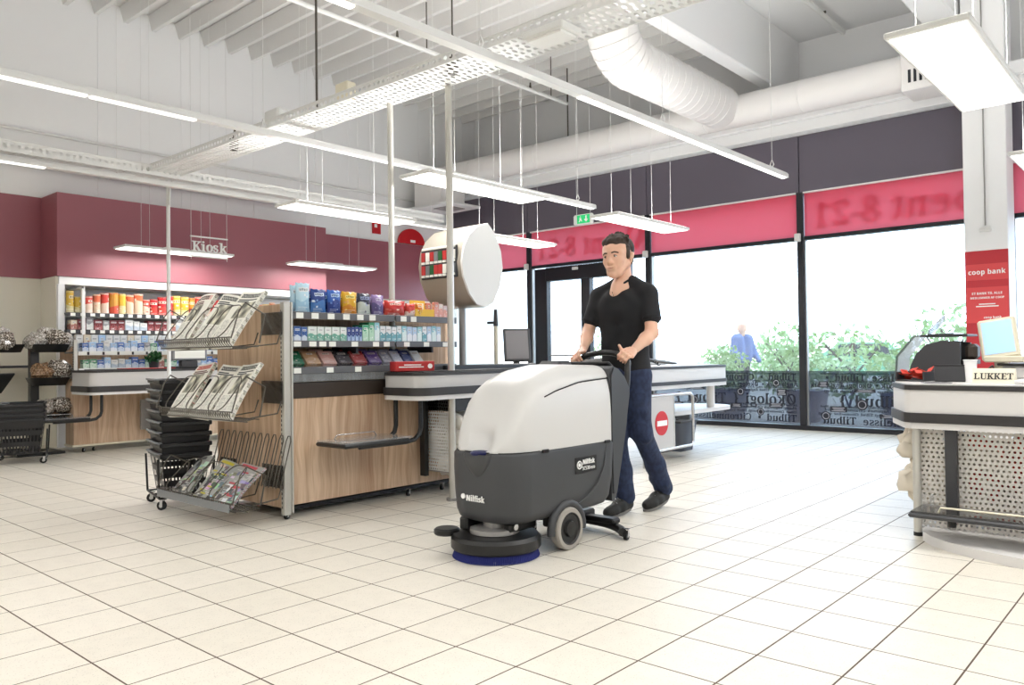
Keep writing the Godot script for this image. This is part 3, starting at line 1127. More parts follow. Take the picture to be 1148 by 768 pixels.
	part("end_box", bx(V(8.6, -0.06, 0), V(0.5, 0.46, 0.5), 0.01), M.duct_white, da)
	for k in 6:
		part("grille_slot", bb(V(8.43 + k * 0.06, -0.2, 0.2), V(8.46 + k * 0.06, -0.05, 0.256)), M.frame_dark, da)
	var db := thing("round_duct", "large white spiral duct with elbow joining the duct above the windows", "duct", V(-4.98, 4.42, -10.1))
	var b := MB.new()
	var path := [V(0, 0, 0.1)]
	for k in 10:
		path.append(V(0, 0, 0.3 + k * 0.2))
	for k in 9:
		var a := PI / 2 * k / 8.0
		path.append(V(0, 0.42 - 0.42 * cos(a), 2.3 + 0.42 * sin(a)))
	path.append(V(0, 0.8, 2.72))
	path.append(V(0, 1.26, 2.72))
	b.tube(path, 0.29, 30)
	part("pipe", b, M.duct_white, db)
	for k in 9:
		var a := PI / 2 * k / 8.0
		part("elbow_seam", ring(V(0, 0.42 - 0.42 * cos(a), 2.3 + 0.42 * sin(a)), V(0, sin(a), cos(a)), 0.293, 0.007), M.duct_white, db)
	for k in 13:
		part("spiral_seam", ring(V(0, 0, 0.35 + k * 0.15), V(0, 0, 1), 0.292, 0.004), M.duct_white, db)
	var dc := thing("round_duct", "faceted white duct elbow under the ceiling deck", "duct", V(-4.0, 4.15, -2.5))
	part("pipe", tb([V(-0.1, 0, 0), V(0.35, 0.02, 0.25), V(0.6, 0.3, 0.5), V(0.65, 1.0, 0.55)], 0.28, 14), M.duct_white, dc)
	# sprinkler pipe, conduits
	var sp := thing("sprinkler_pipe", "thin white sprinkler pipe hung under the ceiling deck", "pipe", V(-7.6, 5.05, 0))
	part("pipe", cy(V(0, 0, 4.0), V(0, 0, -10.0), 0.028, -1, 8), M.white_metal, sp)
	for z in [-9.6, -7.0, -4.6, -2.0]:
		part("hanger_rod", cy(V(0, 0, z), V(0, 0.64, z), 0.008, -1, 6), M.wire, sp)
		part("sprinkler_head", cy(V(0, 0.02, z + 0.5), V(0, 0.11, z + 0.5), 0.02, 0.012, 8), M.wire, sp)
	var cd := thing("conduit_pipe", "white conduit with clips under the ceiling slab between two beams", "pipe", V(-3.75, 5.5, 0))
	part("pipe", cy(V(0, 0, 4.0), V(0, 0, -11.3), 0.035, -1, 8), M.white_metal, cd)
	for z in [-10.5, -9.6, -8.8, -7.9]:
		part("clip", bx(V(0, 0.02, z), V(0.1, 0.03, 0.03), 0.004), M.wire, cd)
	for a in [[-7.7, -10.15, 4.57, "grey threaded rod holding the duct above the windows"], [-5.6, -3.9, 3.06, "grey threaded rod holding the cable tray beside its junction box"]]:
		var o := part("threaded_rod", cy(V(0, 0, 0), V(0, 5.68 - a[2], 0), 0.011, -1, 6), M.wire)
		o.position = V(a[0], a[2], a[1])
		tag(o, a[3], "rod")
	# square outlet box in the corner
	var ob := thing("air_outlet", "white ceiling outlet box with grey grille beside the charcoal band", "vent", V(-10.45, 3.75, -9.9))
	part("box", bx(V(0, 0.25, 0), V(0.7, 0.5, 0.6), 0.01), M.duct_white, ob)
	part("plate", bb(V(-0.65, -0.04, -0.4), V(0.65, 0.0, 0.4), 0.008), M.white_metal, ob)
	part("grille", bx(V(0.25, -0.045, 0), V(0.4, 0.012, 0.4), 0.003), M.grey_metal, ob)
	# exit sign
	var ex := thing("exit_sign", "small green and white emergency exit sign hung over the door", "sign", V(-6.72, 3.0, -9.2), 0.0)
	part("case", bx(V(0, 0, 0), V(0.34, 0.15, 0.06), 0.02), M.white_metal, ex)
	part("green_field", bx(V(0.02, 0, 0.032), V(0.22, 0.12, 0.006)), M.exit_glow, ex)
	var ar2 := MB.new()
	ar2.xf = Transform3D(Basis(), V(0.07, 0, 0))
	ar2.prism(PackedVector2Array([Vector2(-0.012, 0.045), Vector2(0.012, 0.045), Vector2(0.012, -0.005), Vector2(0.035, -0.005), Vector2(0, -0.045), Vector2(-0.035, -0.005), Vector2(-0.012, -0.005)]), 0.035, 0.038)
	part("arrow", ar2, M.white_print, ex)
	var rn := MB.new()
	rn.ball(V(-0.03, 0.035, 0.037), V(0.009, 0.009, 0.003), 8, 4)
	rn.prism(PackedVector2Array([Vector2(-0.05, 0.02), Vector2(-0.02, 0.024), Vector2(-0.012, -0.006), Vector2(0.0, -0.03), Vector2(-0.012, -0.032), Vector2(-0.03, -0.01), Vector2(-0.045, -0.04), Vector2(-0.057, -0.035), Vector2(-0.042, 0.0)]), 0.035, 0.038)
	part("running_figure", rn, M.white_print, ex)
	for s in [-0.12, 0.12]:
		part("wire", cy(V(s, 0.07, 0), V(s, 2.69, 0), 0.003, -1, 5), M.white_metal, ex)
	# kiosk lettering
	var kl := thing("kiosk_sign", "hanging white kiosk lettering between two thin bars", "sign", V(-9.95, 2.4, -5.22), PI / 2)
	letters(kl, "lettering", "Kiosk", 0.172, Transform3D(Basis(), V(0, 0.14, 0)), M.white_print, true, true, 0.02)
	part("bar", bx(V(0, 0.27, 0), V(0.52, 0.018, 0.02)), M.white_print, kl)
	part("bar", bx(V(0, 0.01, 0), V(0.52, 0.018, 0.02)), M.white_print, kl)
	for s in [-0.25, 0.25]:
		part("wire", cy(V(s, -0.03, 0), V(s, 3.28, 0), 0.003, -1, 5), M.white_metal, kl)
	# red signs on the white upper wall
	var rd := thing("round_sign", "half-round red sign standing on top of the maroon wall panel", "sign", V(-11.06, 3.14, -9.75), PI / 2)
	var rb := MB.new()
	var pts := PackedVector2Array()
	for k in 25:
		var a := PI * k / 24.0
		pts.append(Vector2(cos(a) * 0.32, sin(a) * 0.28))
	rb.prism(pts, -0.02, 0.02)
	part("disc", rb, M.red_print, rd)
	part("white_motif", bx(V(0.02, 0.05, 0.022), V(0.12, 0.05, 0.004), 0.001), M.white_print, rd)
	var fa := thing("fire_sign", "small square red fire point sign on white wall", "sign", V(-11.08, 3.36, -8.95), PI / 2)
	part("plate", bx(V(0, 0, 0), V(0.19, 0.22, 0.015), 0.003), M.red_print, fa)
	part("pictogram", bx(V(-0.02, 0.03, 0.009), V(0.06, 0.06, 0.004)), M.white_print, fa)
	# column with posters
	var co := thing("column", "white square column standing before the window wall", "column", V(-1.865, 0, -10.35))
	part("shaft", bb(V(-0.215, 0, -0.2), V(0.215, 5.6, 0.2), 0.01), M.white_wall, co)
	part("conduit", cy(V(0.0, 2.45, 0.215), V(0.0, 5.2, 0.215), 0.008, -1, 6), M.grey_metal, co)
	part("socket_box", bx(V(0.0, 2.4, 0.22), V(0.12, 0.05, 0.04), 0.01), M.white_metal, co)
	var po := thing("bank_poster", "tall red bank poster on the front of the white column", "poster", V(-1.865, 0.0, -10.148))
	part("sheet", bb(V(-0.212, 0.55, -0.002), V(0.212, 2.17, 0.004)), M.poster_red, po)
	part("header_band", bb(V(-0.205, 1.84, 0.004), V(0.205, 2.02, 0.006)), M.poster_light, po)
	part("text_field", bb(V(-0.205, 1.36, 0.004), V(0.205, 1.76, 0.006)), M.poster_light, po)
	letters(po, "lettering", "coop bank", 0.074, Transform3D(Basis(), V(0, 1.93, 0.008)), M.white_print, false, true, 0.003)
	letters(po, "lettering", "ET BANK TIL ALLE", 0.036, Transform3D(Basis(), V(0, 1.69, 0.008)), M.white_print, false, true, 0.003)
	letters(po, "lettering", "MEDLEMMER AF COOP", 0.031, Transform3D(Basis(), V(0, 1.64, 0.008)), M.white_print, false, true, 0.003)
	part("print_line", bx(V(0, 1.57, 0.007), V(0.16, 0.012, 0.002)), M.white_print, po)
	part("print_line", bx(V(0, 1.545, 0.007), V(0.22, 0.012, 0.002)), M.white_print, po)
	letters(po, "lettering", "coop bank", 0.035, Transform3D(Basis(), V(0.05, 1.42, 0.008)), M.white_print, false, true, 0.003)
	var nt := thing("wall_notice", "white paper notice in a clear holder on the red poster", "notice", V(-1.76, 1.2, -10.14))
	part("sheet", bx(V(0, 0, 0.004), V(0.17, 0.25, 0.004)), M.white_print, nt)
	part("holder", bx(V(0.01, -0.01, 0.01), V(0.19, 0.27, 0.004)), M.clear_plastic, nt)


func ring(c: Vector3, ax: Vector3, r: float, t: float) -> MB:
	var u := ax.cross(Vector3.RIGHT if absf(ax.x) < 0.9 else Vector3.UP).normalized()
	var w := ax.cross(u)
	var pts := []
	for k in 28:
		var a := TAU * k / 28
		pts.append(c + (u * cos(a) + w * sin(a)) * r)
	return tb(pts, t, 5, true)


# Body section of the white tank at depth z: half arch from side to side.
func tank_row(z: float, zt: float, t0: float, t1: float, out: float, seg: int) -> Array:
	var tz := [[0.0, 0.562, 0.12], [0.025, 0.62, 0.165], [0.06, 0.69, 0.195], [0.10, 0.762, 0.218], [0.15, 0.842, 0.234], [0.2, 0.895, 0.241], [0.27, 0.937, 0.246], [0.40, 0.972, 0.25], [0.6, 0.998, 0.25], [0.9, 0.99, 0.248]]
	var top := 0.0
	var hw := 0.0
	for k in tz.size() - 1:
		if zt >= tz[k][0] and zt <= tz[k + 1][0] + 1e-5:
			var u: float = (zt - tz[k][0]) / (tz[k + 1][0] - tz[k][0])
			u = u * u * (3 - 2 * u) * 0.35 + u * 0.65
			top = lerpf(tz[k][1], tz[k + 1][1], u)
			hw = lerpf(tz[k][2], tz[k + 1][2], u)
	var row := []
	for k in seg + 1:
		var t := lerpf(t0, t1, float(k) / seg)
		var c := cos(t)
		var s := sin(t)
		var p := V(signf(c) * pow(absf(c), 0.36) * hw, 0.555 + (top - 0.555) * pow(maxf(s, 0.0), 0.55), z)
		var nn := V(c, s, 0.0).normalized()
		# arched scoop at the front corner
		var dz := (zt - 0.03) / 0.1
		var dy := (p.y - 0.59) / 0.13
		var dx := (p.x - 0.02) / 0.1
		var q := dz * dz + dy * dy + dx * dx
		if q < 1.0:
			p -= V(0, 0, 1) * 0.05 * (1.0 - q) * (1.0 - q)
		row.append(p + nn * out)
	return row


func plan_ring(zf: float, zr: float, hw: float, rf: float, rr: float, y: float) -> Array:
	var o := []
	for q in 4:
		var front: bool = q < 2
		var r := rf if front else rr
		var cx := (hw - r) * (1.0 if q in [0, 3] else -1.0)
		var cz := (zf - r) if front else (zr + r)
		for k in 8:
			var t := PI / 2 * (q + k / 7.0)
			o.append(V(cx + cos(t) * r, y, cz + sin(t) * r))
	return o


func castor(at: Vector3, r: float, parent: Node3D, turn := 0.0, called := "castor") -> void:
	var b := MB.new()
	b.xf = Transform3D(Basis(Vector3.UP, turn), at)
	b.cyl(V(-r * 0.38, r, 0), V(r * 0.38, r, 0), r, -1, 14)
	var o := part(called, b, M.rubber, parent)
	b = MB.new()
	b.xf = Transform3D(Basis(Vector3.UP, turn), at)
	b.cyl(V(-r * 0.42, r, 0), V(r * 0.42, r, 0), r * 0.45, -1, 10)
	for s in [-1.0, 1.0]:
		b.box(V(s * r * 0.5, r * 1.5, -r * 0.1), V(r * 0.12, r * 1.5, r * 0.7), 0.001)
	b.box(V(0, r * 2.25, -r * 0.3), V(r * 1.2, r * 0.15, r * 1.2), 0.001)
	part("fork", b, M.chrome, o)


func scrubber() -> void:
	var o := thing("floor_scrubber", "white and dark grey walk-behind floor scrubbing machine pushed by the man", "cleaning machine", V(-2.895, 0, -2.98))
	# lower tank
	var b := MB.new()
	b.loft([plan_ring(-0.05, -0.86, 0.2, 0.12, 0.08, 0.185), plan_ring(-0.025, -0.9, 0.232, 0.15, 0.1, 0.2), plan_ring(-0.01, -0.93, 0.246, 0.16, 0.1, 0.24), plan_ring(0.0, -0.95, 0.252, 0.165, 0.1, 0.34), plan_ring(0.004, -0.96, 0.254, 0.165, 0.1, 0.46),
		plan_ring(0.002, -0.97, 0.254, 0.165, 0.1, 0.54), plan_ring(-0.012, -0.96, 0.244, 0.155, 0.1, 0.553)])
	var low := part("lower_tank", b, M.tank_grey, o)
	# filler pocket: scoop rim with a blue cap
	b = MB.new()
	b.xf = Transform3D(Basis(Vector3.UP, 0.08), V(0.02, 0.0, -0.004))
	var rows := []
	for k in 9:
		var u := k / 8.0
		var row := []
		for j in 11:
			var t := PI * j / 10.0
			var w := 0.092 * (1.0 - u * u * 0.9)
			row.append(V(cos(t) * w, 0.548 - u * 0.13, pow(sin(t), 0.7) * 0.034 * (1.0 - u * u) + 0.002))
		rows.append(row)
	b.grid(rows, false, true)
	part("filler_pocket", b, M.tank_grey, low)
	b = MB.new()
	b.xf = Transform3D(Basis(), V(0.02, 0.543, -0.004))
	b.lathe([Vector2(0.0, 0.0), Vector2(0.05, 0.0), Vector2(0.052, 0.012), Vector2(0.04, 0.02), Vector2(0.0, 0.024)], V(0, 0, -0.01), 18)
	part("filler_cap", b, M.blue_cap, low)
	# white tank and its lid
	rows = []
	var zs := [0.0, 0.012, 0.025, 0.042, 0.06, 0.08, 0.10, 0.125, 0.15, 0.175, 0.2, 0.235, 0.27, 0.335, 0.40, 0.5, 0.6, 0.75, 0.88]
	for zt in zs:
		rows.append(tank_row(-0.01 - zt, zt, 0.0, PI, 0.0, 36))
	b = MB.new()
	b.grid(rows, false, false)
	b.cap(rows[-1], V(0, 0.7, -0.5))
	b.cap(rows[0], V(0, 0.7, -0.5))
	var tank := part("recovery_tank", b, M.tank_white, o)
	rows = []
	for k in 15:
		var zt := lerpf(0.285, 0.888, k / 14.0)
		var ts := lerpf(0.62, 0.82, k / 14.0)
		rows.append(tank_row(-0.01 - zt, zt, ts, PI - ts, 0.007 * minf(1.0, 0.15 + k * 0.28), 28))
	b = MB.new()
	b.grid(rows, false, false)
	part("lid", b, M.tank_white, tank)
	for sgn in [1.0, -1.0]:
		var line := []
		for k in 15:
			var zt := lerpf(0.285, 0.888, k / 14.0)
			var ts := lerpf(0.60, 0.80, k / 14.0)
			var p: Vector3 = tank_row(-0.01 - zt, zt, ts, ts + 0.1, 0.0015, 1)[0]
			line.append(V(p.x * sgn, p.y, p.z))
		part("lid_gasket", tb(line, 0.0035, 5), M.rubber, tank)
	# dark gap and latches between the tanks
	b = MB.new()
	b.loft([plan_ring(-0.01, -0.9, 0.243, 0.16, 0.1, 0.55), plan_ring(-0.01, -0.9, 0.243, 0.16, 0.1, 0.558)])
	part("seam_gasket", b, M.rubber, o)
	for z in [-0.27, -0.84]:
		part("latch", bx(V(0.254, 0.553, z), V(0.012, 0.018, 0.055), 0.004), M.black_plastic, o)
	# rear column with control head
	b = MB.new()
	b.xf = Transform3D(TO_X, Vector3.ZERO)
	b.prism(PackedVector2Array([Vector2(0.905, 0.2), Vector2(0.895, 0.55), Vector2(0.893, 0.93), Vector2(0.9, 0.975), Vector2(0.93, 0.99), Vector2(0.99, 0.972), Vector2(1.06, 0.92), Vector2(1.105, 0.855), Vector2(1.11, 0.82), Vector2(1.06, 0.6), Vector2(1.005, 0.4), Vector2(0.95, 0.22), Vector2(0.93, 0.19)]), -0.236, 0.236)
	var rear := part("rear_column", b, M.tank_grey, o)
	for s in [-1.0, 1.0]:
		b = MB.new()
		b.xf = Transform3D(TO_X, Vector3.ZERO)
		b.prism(PackedVector2Array([Vector2(0.915, 0.24), Vector2(0.905, 0.55), Vector2(0.903, 0.93), Vector2(0.93, 0.978), Vector2(0.985, 0.96), Vector2(1.05, 0.91), Vector2(1.095, 0.85), Vector2(1.05, 0.61), Vector2(0.995, 0.41), Vector2(0.945, 0.24)]), s * 0.24 - 0.006, s * 0.24 + 0.006)
		part("side_cheek", b, M.tank_grey, rear)
	b = MB.new()
	b.tube([V(0.252, 0.54, -0.83), V(0.257, 0.42, -0.80), V(0.258, 0.33, -0.74), V(0.258, 0.27, -0.65), V(0.257, 0.235, -0.55)], 0.005, 6)
	part("moulded_rib", b, M.tank_grey, low)
	# control panel, handle loop
	b = MB.new()
	b.xf = Transform3D(Basis(Vector3.RIGHT, -0.6), V(0, 0.965, -1.02))
	b.box(V(0, 0.012, 0), V(0.36, 0.03, 0.12), 0.01)
	var panel := part("control_panel", b, M.black_plastic, o)
	for k in 4:
		part("button", bx(V(-0.1 + k * 0.065, 0.985, -1.02), V(0.035, 0.02, 0.03), 0.006), M.shelf_dark, panel)
	part("button_red", bx(V(0.02, 0.99, -0.985), V(0.1, 0.012, 0.02), 0.004), M.card_red, panel)
	part("hump", bx(V(-0.14, 0.998, -0.86), V(0.18, 0.05, 0.14), 0.022), M.tank_grey, o)
	b = MB.new()
	var hp := []
	for k in 21:
		var t := PI * k / 20.0
		hp.append(V(cos(t) * 0.205, 0.985 + sin(t) * 0.085, -1.14 - sin(t) * 0.05))
	hp.push_front(V(0.225, 0.88, -1.1))
	hp.push_front(V(0.225, 0.78, -1.08))
	hp.append(V(-0.225, 0.88, -1.1))
	hp.append(V(-0.225, 0.78, -1.08))
	b.tube(hp, 0.019, 10)
	part("handle_loop", b, M.black_plastic, o)
	# brush deck
	var deck := part("deck_cover", lath([Vector2(0.0, 0.045), Vector2(0.232, 0.045), Vector2(0.24, 0.055), Vector2(0.24, 0.1), Vector2(0.225, 0.118), Vector2(0.14, 0.122), Vector2(0.0, 0.122)], V(0.02, 0, -0.13), 40), M.black_plastic, o)
	part("motor_plate", lath([Vector2(0.125, 0.122), Vector2(0.132, 0.126), Vector2(0.13, 0.15), Vector2(0.1, 0.156), Vector2(0.0, 0.156)], V(0.02, 0, -0.12), 32), M.grey_metal, deck)
	part("motor", lath([Vector2(0.075, 0.15), Vector2(0.075, 0.2), Vector2(0.0, 0.2)], V(0.02, 0, -0.14), 20), M.grey_metal, deck)
	part("deck_bracket", bx(V(0.13, 0.16, -0.2), V(0.05, 0.05, 0.22), 0.01), M.black_plastic, deck)
	part("deck_bracket", bx(V(-0.12, 0.165, -0.1), V(0.06, 0.07, 0.16), 0.01), M.black_plastic, deck)
	part("bolt", cy(V(0.156, 0.165, -0.13), V(0.165, 0.165, -0.13), 0.017, -1, 10), M.chrome, deck)
	b = MB.new()
	for k in 150:
		var t := TAU * k / 150.0
		for r in [0.212, 0.19]:
			var a := V(0.02 + cos(t) * r, 0.048, -0.13 + sin(t) * r)
			var e := V(0.02 + cos(t + 0.03) * (r + 0.018), 0.002, -0.13 + sin(t + 0.03) * (r + 0.018))
			b.cyl(a, e, 0.0055, 0.005, 4)
	part("brush_bristles", b, M.bristle_blue, o).set_meta("kind", "stuff")
	part("brush_core", lath([Vector2(0.0, 0.012), Vector2(0.2, 0.012), Vector2(0.2, 0.046), Vector2(0.0, 0.046)], V(0.02, 0, -0.13), 30), M.bristle_blue, o)
	part("bumper_roller", lath([Vector2(0.0, 0.1), Vector2(0.062, 0.1), Vector2(0.07, 0.108), Vector2(0.07, 0.128), Vector2(0.06, 0.136), Vector2(0.0, 0.136)], V(-0.215, 0, 0.005), 24), M.black_plastic, o)
	# drive wheels with arch
	for s in [1.0, -1.0]:
		b = MB.new()
		b.xf = Transform3D(Basis(V(0, -s, 0), V(s, 0, 0), V(0, 0, 1)), V(s * 0.24, 0.115, -0.46))
		b.lathe([Vector2(0.085, -0.03), Vector2(0.108, -0.03), Vector2(0.115, -0.02), Vector2(0.115, 0.02), Vector2(0.108, 0.03), Vector2(0.088, 0.03)], Vector3.ZERO, 36)
		var wh := part("wheel", b, M.tyre_grey, o)
		b = MB.new()
		b.xf = Transform3D(Basis(V(0, -s, 0), V(s, 0, 0), V(0, 0, 1)), V(s * 0.24, 0.115, -0.46))
		b.lathe([Vector2(0.09, 0.028), Vector2(0.084, 0.03), Vector2(0.078, 0.022), Vector2(0.045, 0.02), Vector2(0.04, 0.034), Vector2(0.0, 0.036)], Vector3.ZERO, 36)
		part("hub_cap", b, M.black_plastic, wh)
		var arch := []
		for k in 13:
			var t := lerpf(-0.15, PI + 0.15, k / 12.0)
			arch.append(V(s * 0.243, 0.115 + sin(t) * 0.135, -0.46 + cos(t) * 0.14))
		part("wheel_arch", tb(arch, 0.022, 8), M.tank_grey, o)
	castor(V(0.16, 0, -0.64), 0.042, o, 0.3)
	castor(V(-0.16, 0, -0.64), 0.042, o, 0.3)
	# squeegee behind
	b = MB.new()
	var sq := []
	for k in 13:
		var t := lerpf(-1.05, 1.05, k / 12.0)
		sq.append(V(sin(t) * 0.42, 0.045, -0.98 + (1.0 - cos(t)) * 0.32))
	b.tube(sq, 0.026, 8)
	var sg := part("squeegee", b, M.black_plastic, o)
	part("squeegee_arm", bb(V(-0.05, 0.06, -1.0), V(0.05, 0.12, -0.6), 0.01), M.black_plastic, sg)
	part("squeegee_arm", bb(V(-0.2, 0.06, -0.96), V(0.26, 0.095, -0.88), 0.01), M.black_plastic, sg)
	for s in [-0.375, 0.375]:
		castor(V(s, 0, -0.84), 0.027, sg, 0.2, "squeegee_wheel")
	# lettering and badge
	letters(low, "lettering", "Nilfisk", 0.042, Transform3D(Basis(Vector3.UP, 0.0), V(-0.002, 0.312, 0.004)), M.white_print, false, true, 0.004)
	part("emblem", cy(V(-0.092, 0.318, -0.008), V(-0.092, 0.318, 0.004), 0.014, -1, 16), M.white_print, low)
	part("badge", bx(V(0.2555, 0.445, -0.625), V(0.006, 0.09, 0.2), 0.002), M.black_plastic, low)
	part("badge_ring", ring(V(0.259, 0.447, -0.56), V(1, 0, 0), 0.02, 0.004), M.white_print, low)
	part("badge_emblem", cy(V(0.256, 0.447, -0.56), V(0.26, 0.447, -0.56), 0.011, -1, 12), M.white_print, low)
	letters(low, "badge_lettering", "Nilfisk", 0.036, Transform3D(Basis(Vector3.UP, PI / 2), V(0.26, 0.46, -0.645)), M.white_print, false, true, 0.003)
	letters(low, "badge_lettering", "SC530 eco", 0.026, Transform3D(Basis(Vector3.UP, PI / 2), V(0.26, 0.425, -0.645)), M.white_print, false, false, 0.003)


func lath(prof: Array, c: Vector3, seg := 24) -> MB:
	var b := MB.new()
	b.lathe(prof, c, seg)
	return b


# A hand closed round a bar at g running along t; w is the wrist, side the direction the thumb points.
func hand_bones(g: Vector3, t: Vector3, w: Vector3, side: float, thumb_up: bool) -> Array:
	var out := []
	var up := Vector3.UP
	var fw := t.cross(up).normalized()
	if fw.z < 0.0:
		fw = -fw
	up = (up - t * up.dot(t)).normalized()
	var ang := [2.2, 1.15, 0.05, -0.95]
	var knuckles := []
	for i in 4:
		var c := g + t * (i - 1.5) * 0.0215 * -side
		var r: float = 0.0305 - absf(i - 1.2) * 0.0008
		var pts := []
		for a in ang:
			pts.append(c + (fw * cos(a) + up * sin(a)) * r)
		pts[0] += up * 0.006
		knuckles.append(pts[0])
		var rad: float = [0.0095, 0.0098, 0.0092, 0.0082][i]
		for s in 3:
			out.append([pts[s], rad * (1.0 - 0.07 * s), pts[s + 1], rad * (0.94 - 0.07 * s)])
	var wl := w + t * 0.018 * side
	var wr := w - t * 0.018 * side
	for i in 4:
		out.append([wl.lerp(wr, i / 3.0), 0.0185, knuckles[i], 0.0115])
	var th0 := w.lerp(knuckles[0], 0.35) + t * side * 0.022 - up * 0.006
	var th1 := g + t * side * 0.052 + up * 0.024 - fw * 0.012
	var th2 := g + t * side * 0.078 + (up * 0.046 if thumb_up else up * 0.014 + fw * 0.012)
	out.append([w, 0.019, th0, 0.015])
	out.append([th0, 0.015, th1, 0.0115])
	out.append([th1, 0.0112, th2, 0.009])
	return out


func worker() -> void:
	var at := V(-2.965, 0, -4.5)
	var p := thing("person", "man in black v-neck T-shirt and dark jeans pushing the floor scrubber", "person", at)
	var b := MB.new()
	# head: built about its own centre and turned a little
	b.xf = Transform3D(Basis(Vector3.UP, 0.1) * Basis(Vector3.BACK, 0.06) * Basis.from_scale(V(1.08, 1.04, 1.08)), V(-0.012, 1.7, 0.045))
	var hb := [[V(0, 0.045, -0.04), 0.088, V(0, 0.055, 0.012), 0.083], [V(0, -0.005, 0.028), 0.07, V(0, -0.07, 0.04), 0.052], [V(0, -0.085, 0.045), 0.044, V(0, -0.108, 0.068), 0.027],
		[V(0, 0.05, 0.03), 0.068, V(0, 0.02, 0.035), 0.066]]
	for s in [-1.0, 1.0]:
		hb.append_array([[V(s * 0.054, -0.035, -0.005), 0.03, V(s * 0.026, -0.1, 0.05), 0.024], [V(s * 0.042, -0.022, 0.06), 0.026, V(s * 0.03, -0.05, 0.065), 0.022], [V(s * 0.05, 0.03, 0.062), 0.017, V(s * 0.012, 0.03, 0.086), 0.014],
			[V(s * 0.012, -0.037, 0.097), 0.009, V(s * 0.009, -0.034, 0.104), 0.008]])
	hb.append_array([[V(0, 0.018, 0.09), 0.01, V(0, -0.03, 0.113), 0.0125], [V(-0.022, -0.063, 0.088), 0.0075, V(0.022, -0.063, 0.088), 0.0075], [V(-0.016, -0.076, 0.087), 0.0075, V(0.016, -0.076, 0.087), 0.0075]])
	nets(hb, 0.0042, 0.016, b)
	for s in [-1.0, 1.0]:
		nets([[V(s * 0.083, -0.028, -0.012), 0.009, V(s * 0.091, 0.022, -0.02), 0.013], [V(s * 0.086, -0.005, -0.012), 0.011, V(s * 0.088, 0.012, -0.026), 0.012]], 0.004, 0.01, b)
	b.xf = Transform3D()
	# neck, torso, arms in one smooth field
	nets([[V(-0.01, 1.68, 0.0), 0.056, V(0, 1.5, -0.01), 0.064], [V(0.0, 1.5, 0.035), 0.045, V(-0.01, 1.475, 0.066), 0.03], [V(-0.01, 1.51, 0.058), 0.034, V(-0.012, 1.475, 0.084), 0.022],
		[V(-0.07, 1.4, 0), 0.09, V(-0.06, 1.0, -0.03), 0.085], [V(0.07, 1.4, 0), 0.09, V(0.06, 1.0, -0.03), 0.085]], 0.012, 0.05, b)
	var armL := [V(0.198, 1.44, -0.01), V(0.245, 1.195, 0.045), V(0.222, 1.085, 0.225)]
	var armR := [V(-0.195, 1.44, 0.02), V(-0.238, 1.215, 0.075), V(-0.165, 1.095, 0.24)]
	nets([[armL[0], 0.05, armL[1], 0.041], [armL[1], 0.043, armL[1].lerp(armL[2], 0.35), 0.042], [armL[1].lerp(armL[2], 0.35), 0.042, armL[2], 0.027],
		[armR[0], 0.05, armR[1], 0.041], [armR[1], 0.043, armR[1].lerp(armR[2], 0.35), 0.042], [armR[1].lerp(armR[2], 0.35), 0.042, armR[2], 0.027]], 0.011, 0.02, b)
	nets([[armL[1].lerp(armL[2], 0.8), 0.031, armL[2], 0.026]] + hand_bones(V(0.245, 1.035, 0.362), V(0.86, -0.5, 0.06).normalized(), armL[2] + V(0.006, -0.006, 0.03), -1.0, true), 0.0045, 0.009, b)
	nets([[armR[1].lerp(armR[2], 0.8), 0.031, armR[2], 0.026]] + hand_bones(V(-0.115, 1.03, 0.364), V(0.86, 0.5, -0.06).normalized(), armR[2] + V(0.01, -0.008, 0.03), 1.0, false), 0.0045, 0.009, b)
	var body := part("body", b, M.skin, p)
	var hx := Transform3D(Basis(Vector3.UP, 0.1) * Basis(Vector3.BACK, 0.06) * Basis.from_scale(V(1.08, 1.04, 1.08)), V(-0.012, 1.7, 0.045))
	# eyes, brows, lips
	for s in [-1.0, 1.0]:
		b = MB.new()
		b.xf = hx
		b.ball(V(s * 0.031, 0.004, 0.0895), V(0.0125, 0.0056, 0.007), 12, 8)
		var e := part("eye", b, M.eye_white, body)
		b = MB.new()
		b.xf = hx
		b.ball(V(s * 0.031 - 0.001, 0.004, 0.0945), V(0.006, 0.0055, 0.003), 10, 6)
		part("iris", b, M.eye_dark, e)
		b = MB.new()
		b.xf = hx
		b.tube([V(s * 0.018, 0.0085, 0.097), V(s * 0.031, 0.0115, 0.0975), V(s * 0.045, 0.006, 0.088)], 0.0022, 5)
		part("eyelid_line", b, M.hair, e)
		b = MB.new()
		b.xf = hx
		b.tube([V(s * 0.014, 0.026, 0.1035), V(s * 0.033, 0.031, 0.0985), V(s * 0.052, 0.024, 0.081)], 0.0048, 6)
		part("eyebrow", b, M.hair, body)
	b = MB.new()
	b.xf = hx
	b.tube([V(-0.027, -0.063, 0.0925), V(-0.013, -0.0685, 0.0965), V(0.0, -0.0695, 0.097), V(0.013, -0.0685, 0.0965), V(0.027, -0.063, 0.0925)], 0.0036, 6)
	part("mouth", b, M.lip, body)
	# hair
	b = MB.new()
	b.xf = hx
	var ha := [[V(0, 0.07, -0.045), 0.088, V(0, 0.082, 0.012), 0.079], [V(0, 0.03, -0.065), 0.075, V(0, -0.015, -0.07), 0.055]]
	for s in [-1.0, 1.0]:
		ha.append([V(s * 0.068, 0.055, 0.01), 0.026, V(s * 0.074, 0.0, 0.006), 0.013])
		ha.append([V(s * 0.06, 0.055, -0.04), 0.034, V(s * 0.065, -0.02, -0.045), 0.02])
	for k in 7:
		var x := lerpf(-0.05, 0.05, k / 6.0)
		ha.append([V(x * 0.9, 0.125, 0.02), 0.024, V(x, 0.1 + 0.012 * sin(k * 2.3), 0.082 - absf(x) * 0.35), 0.017])
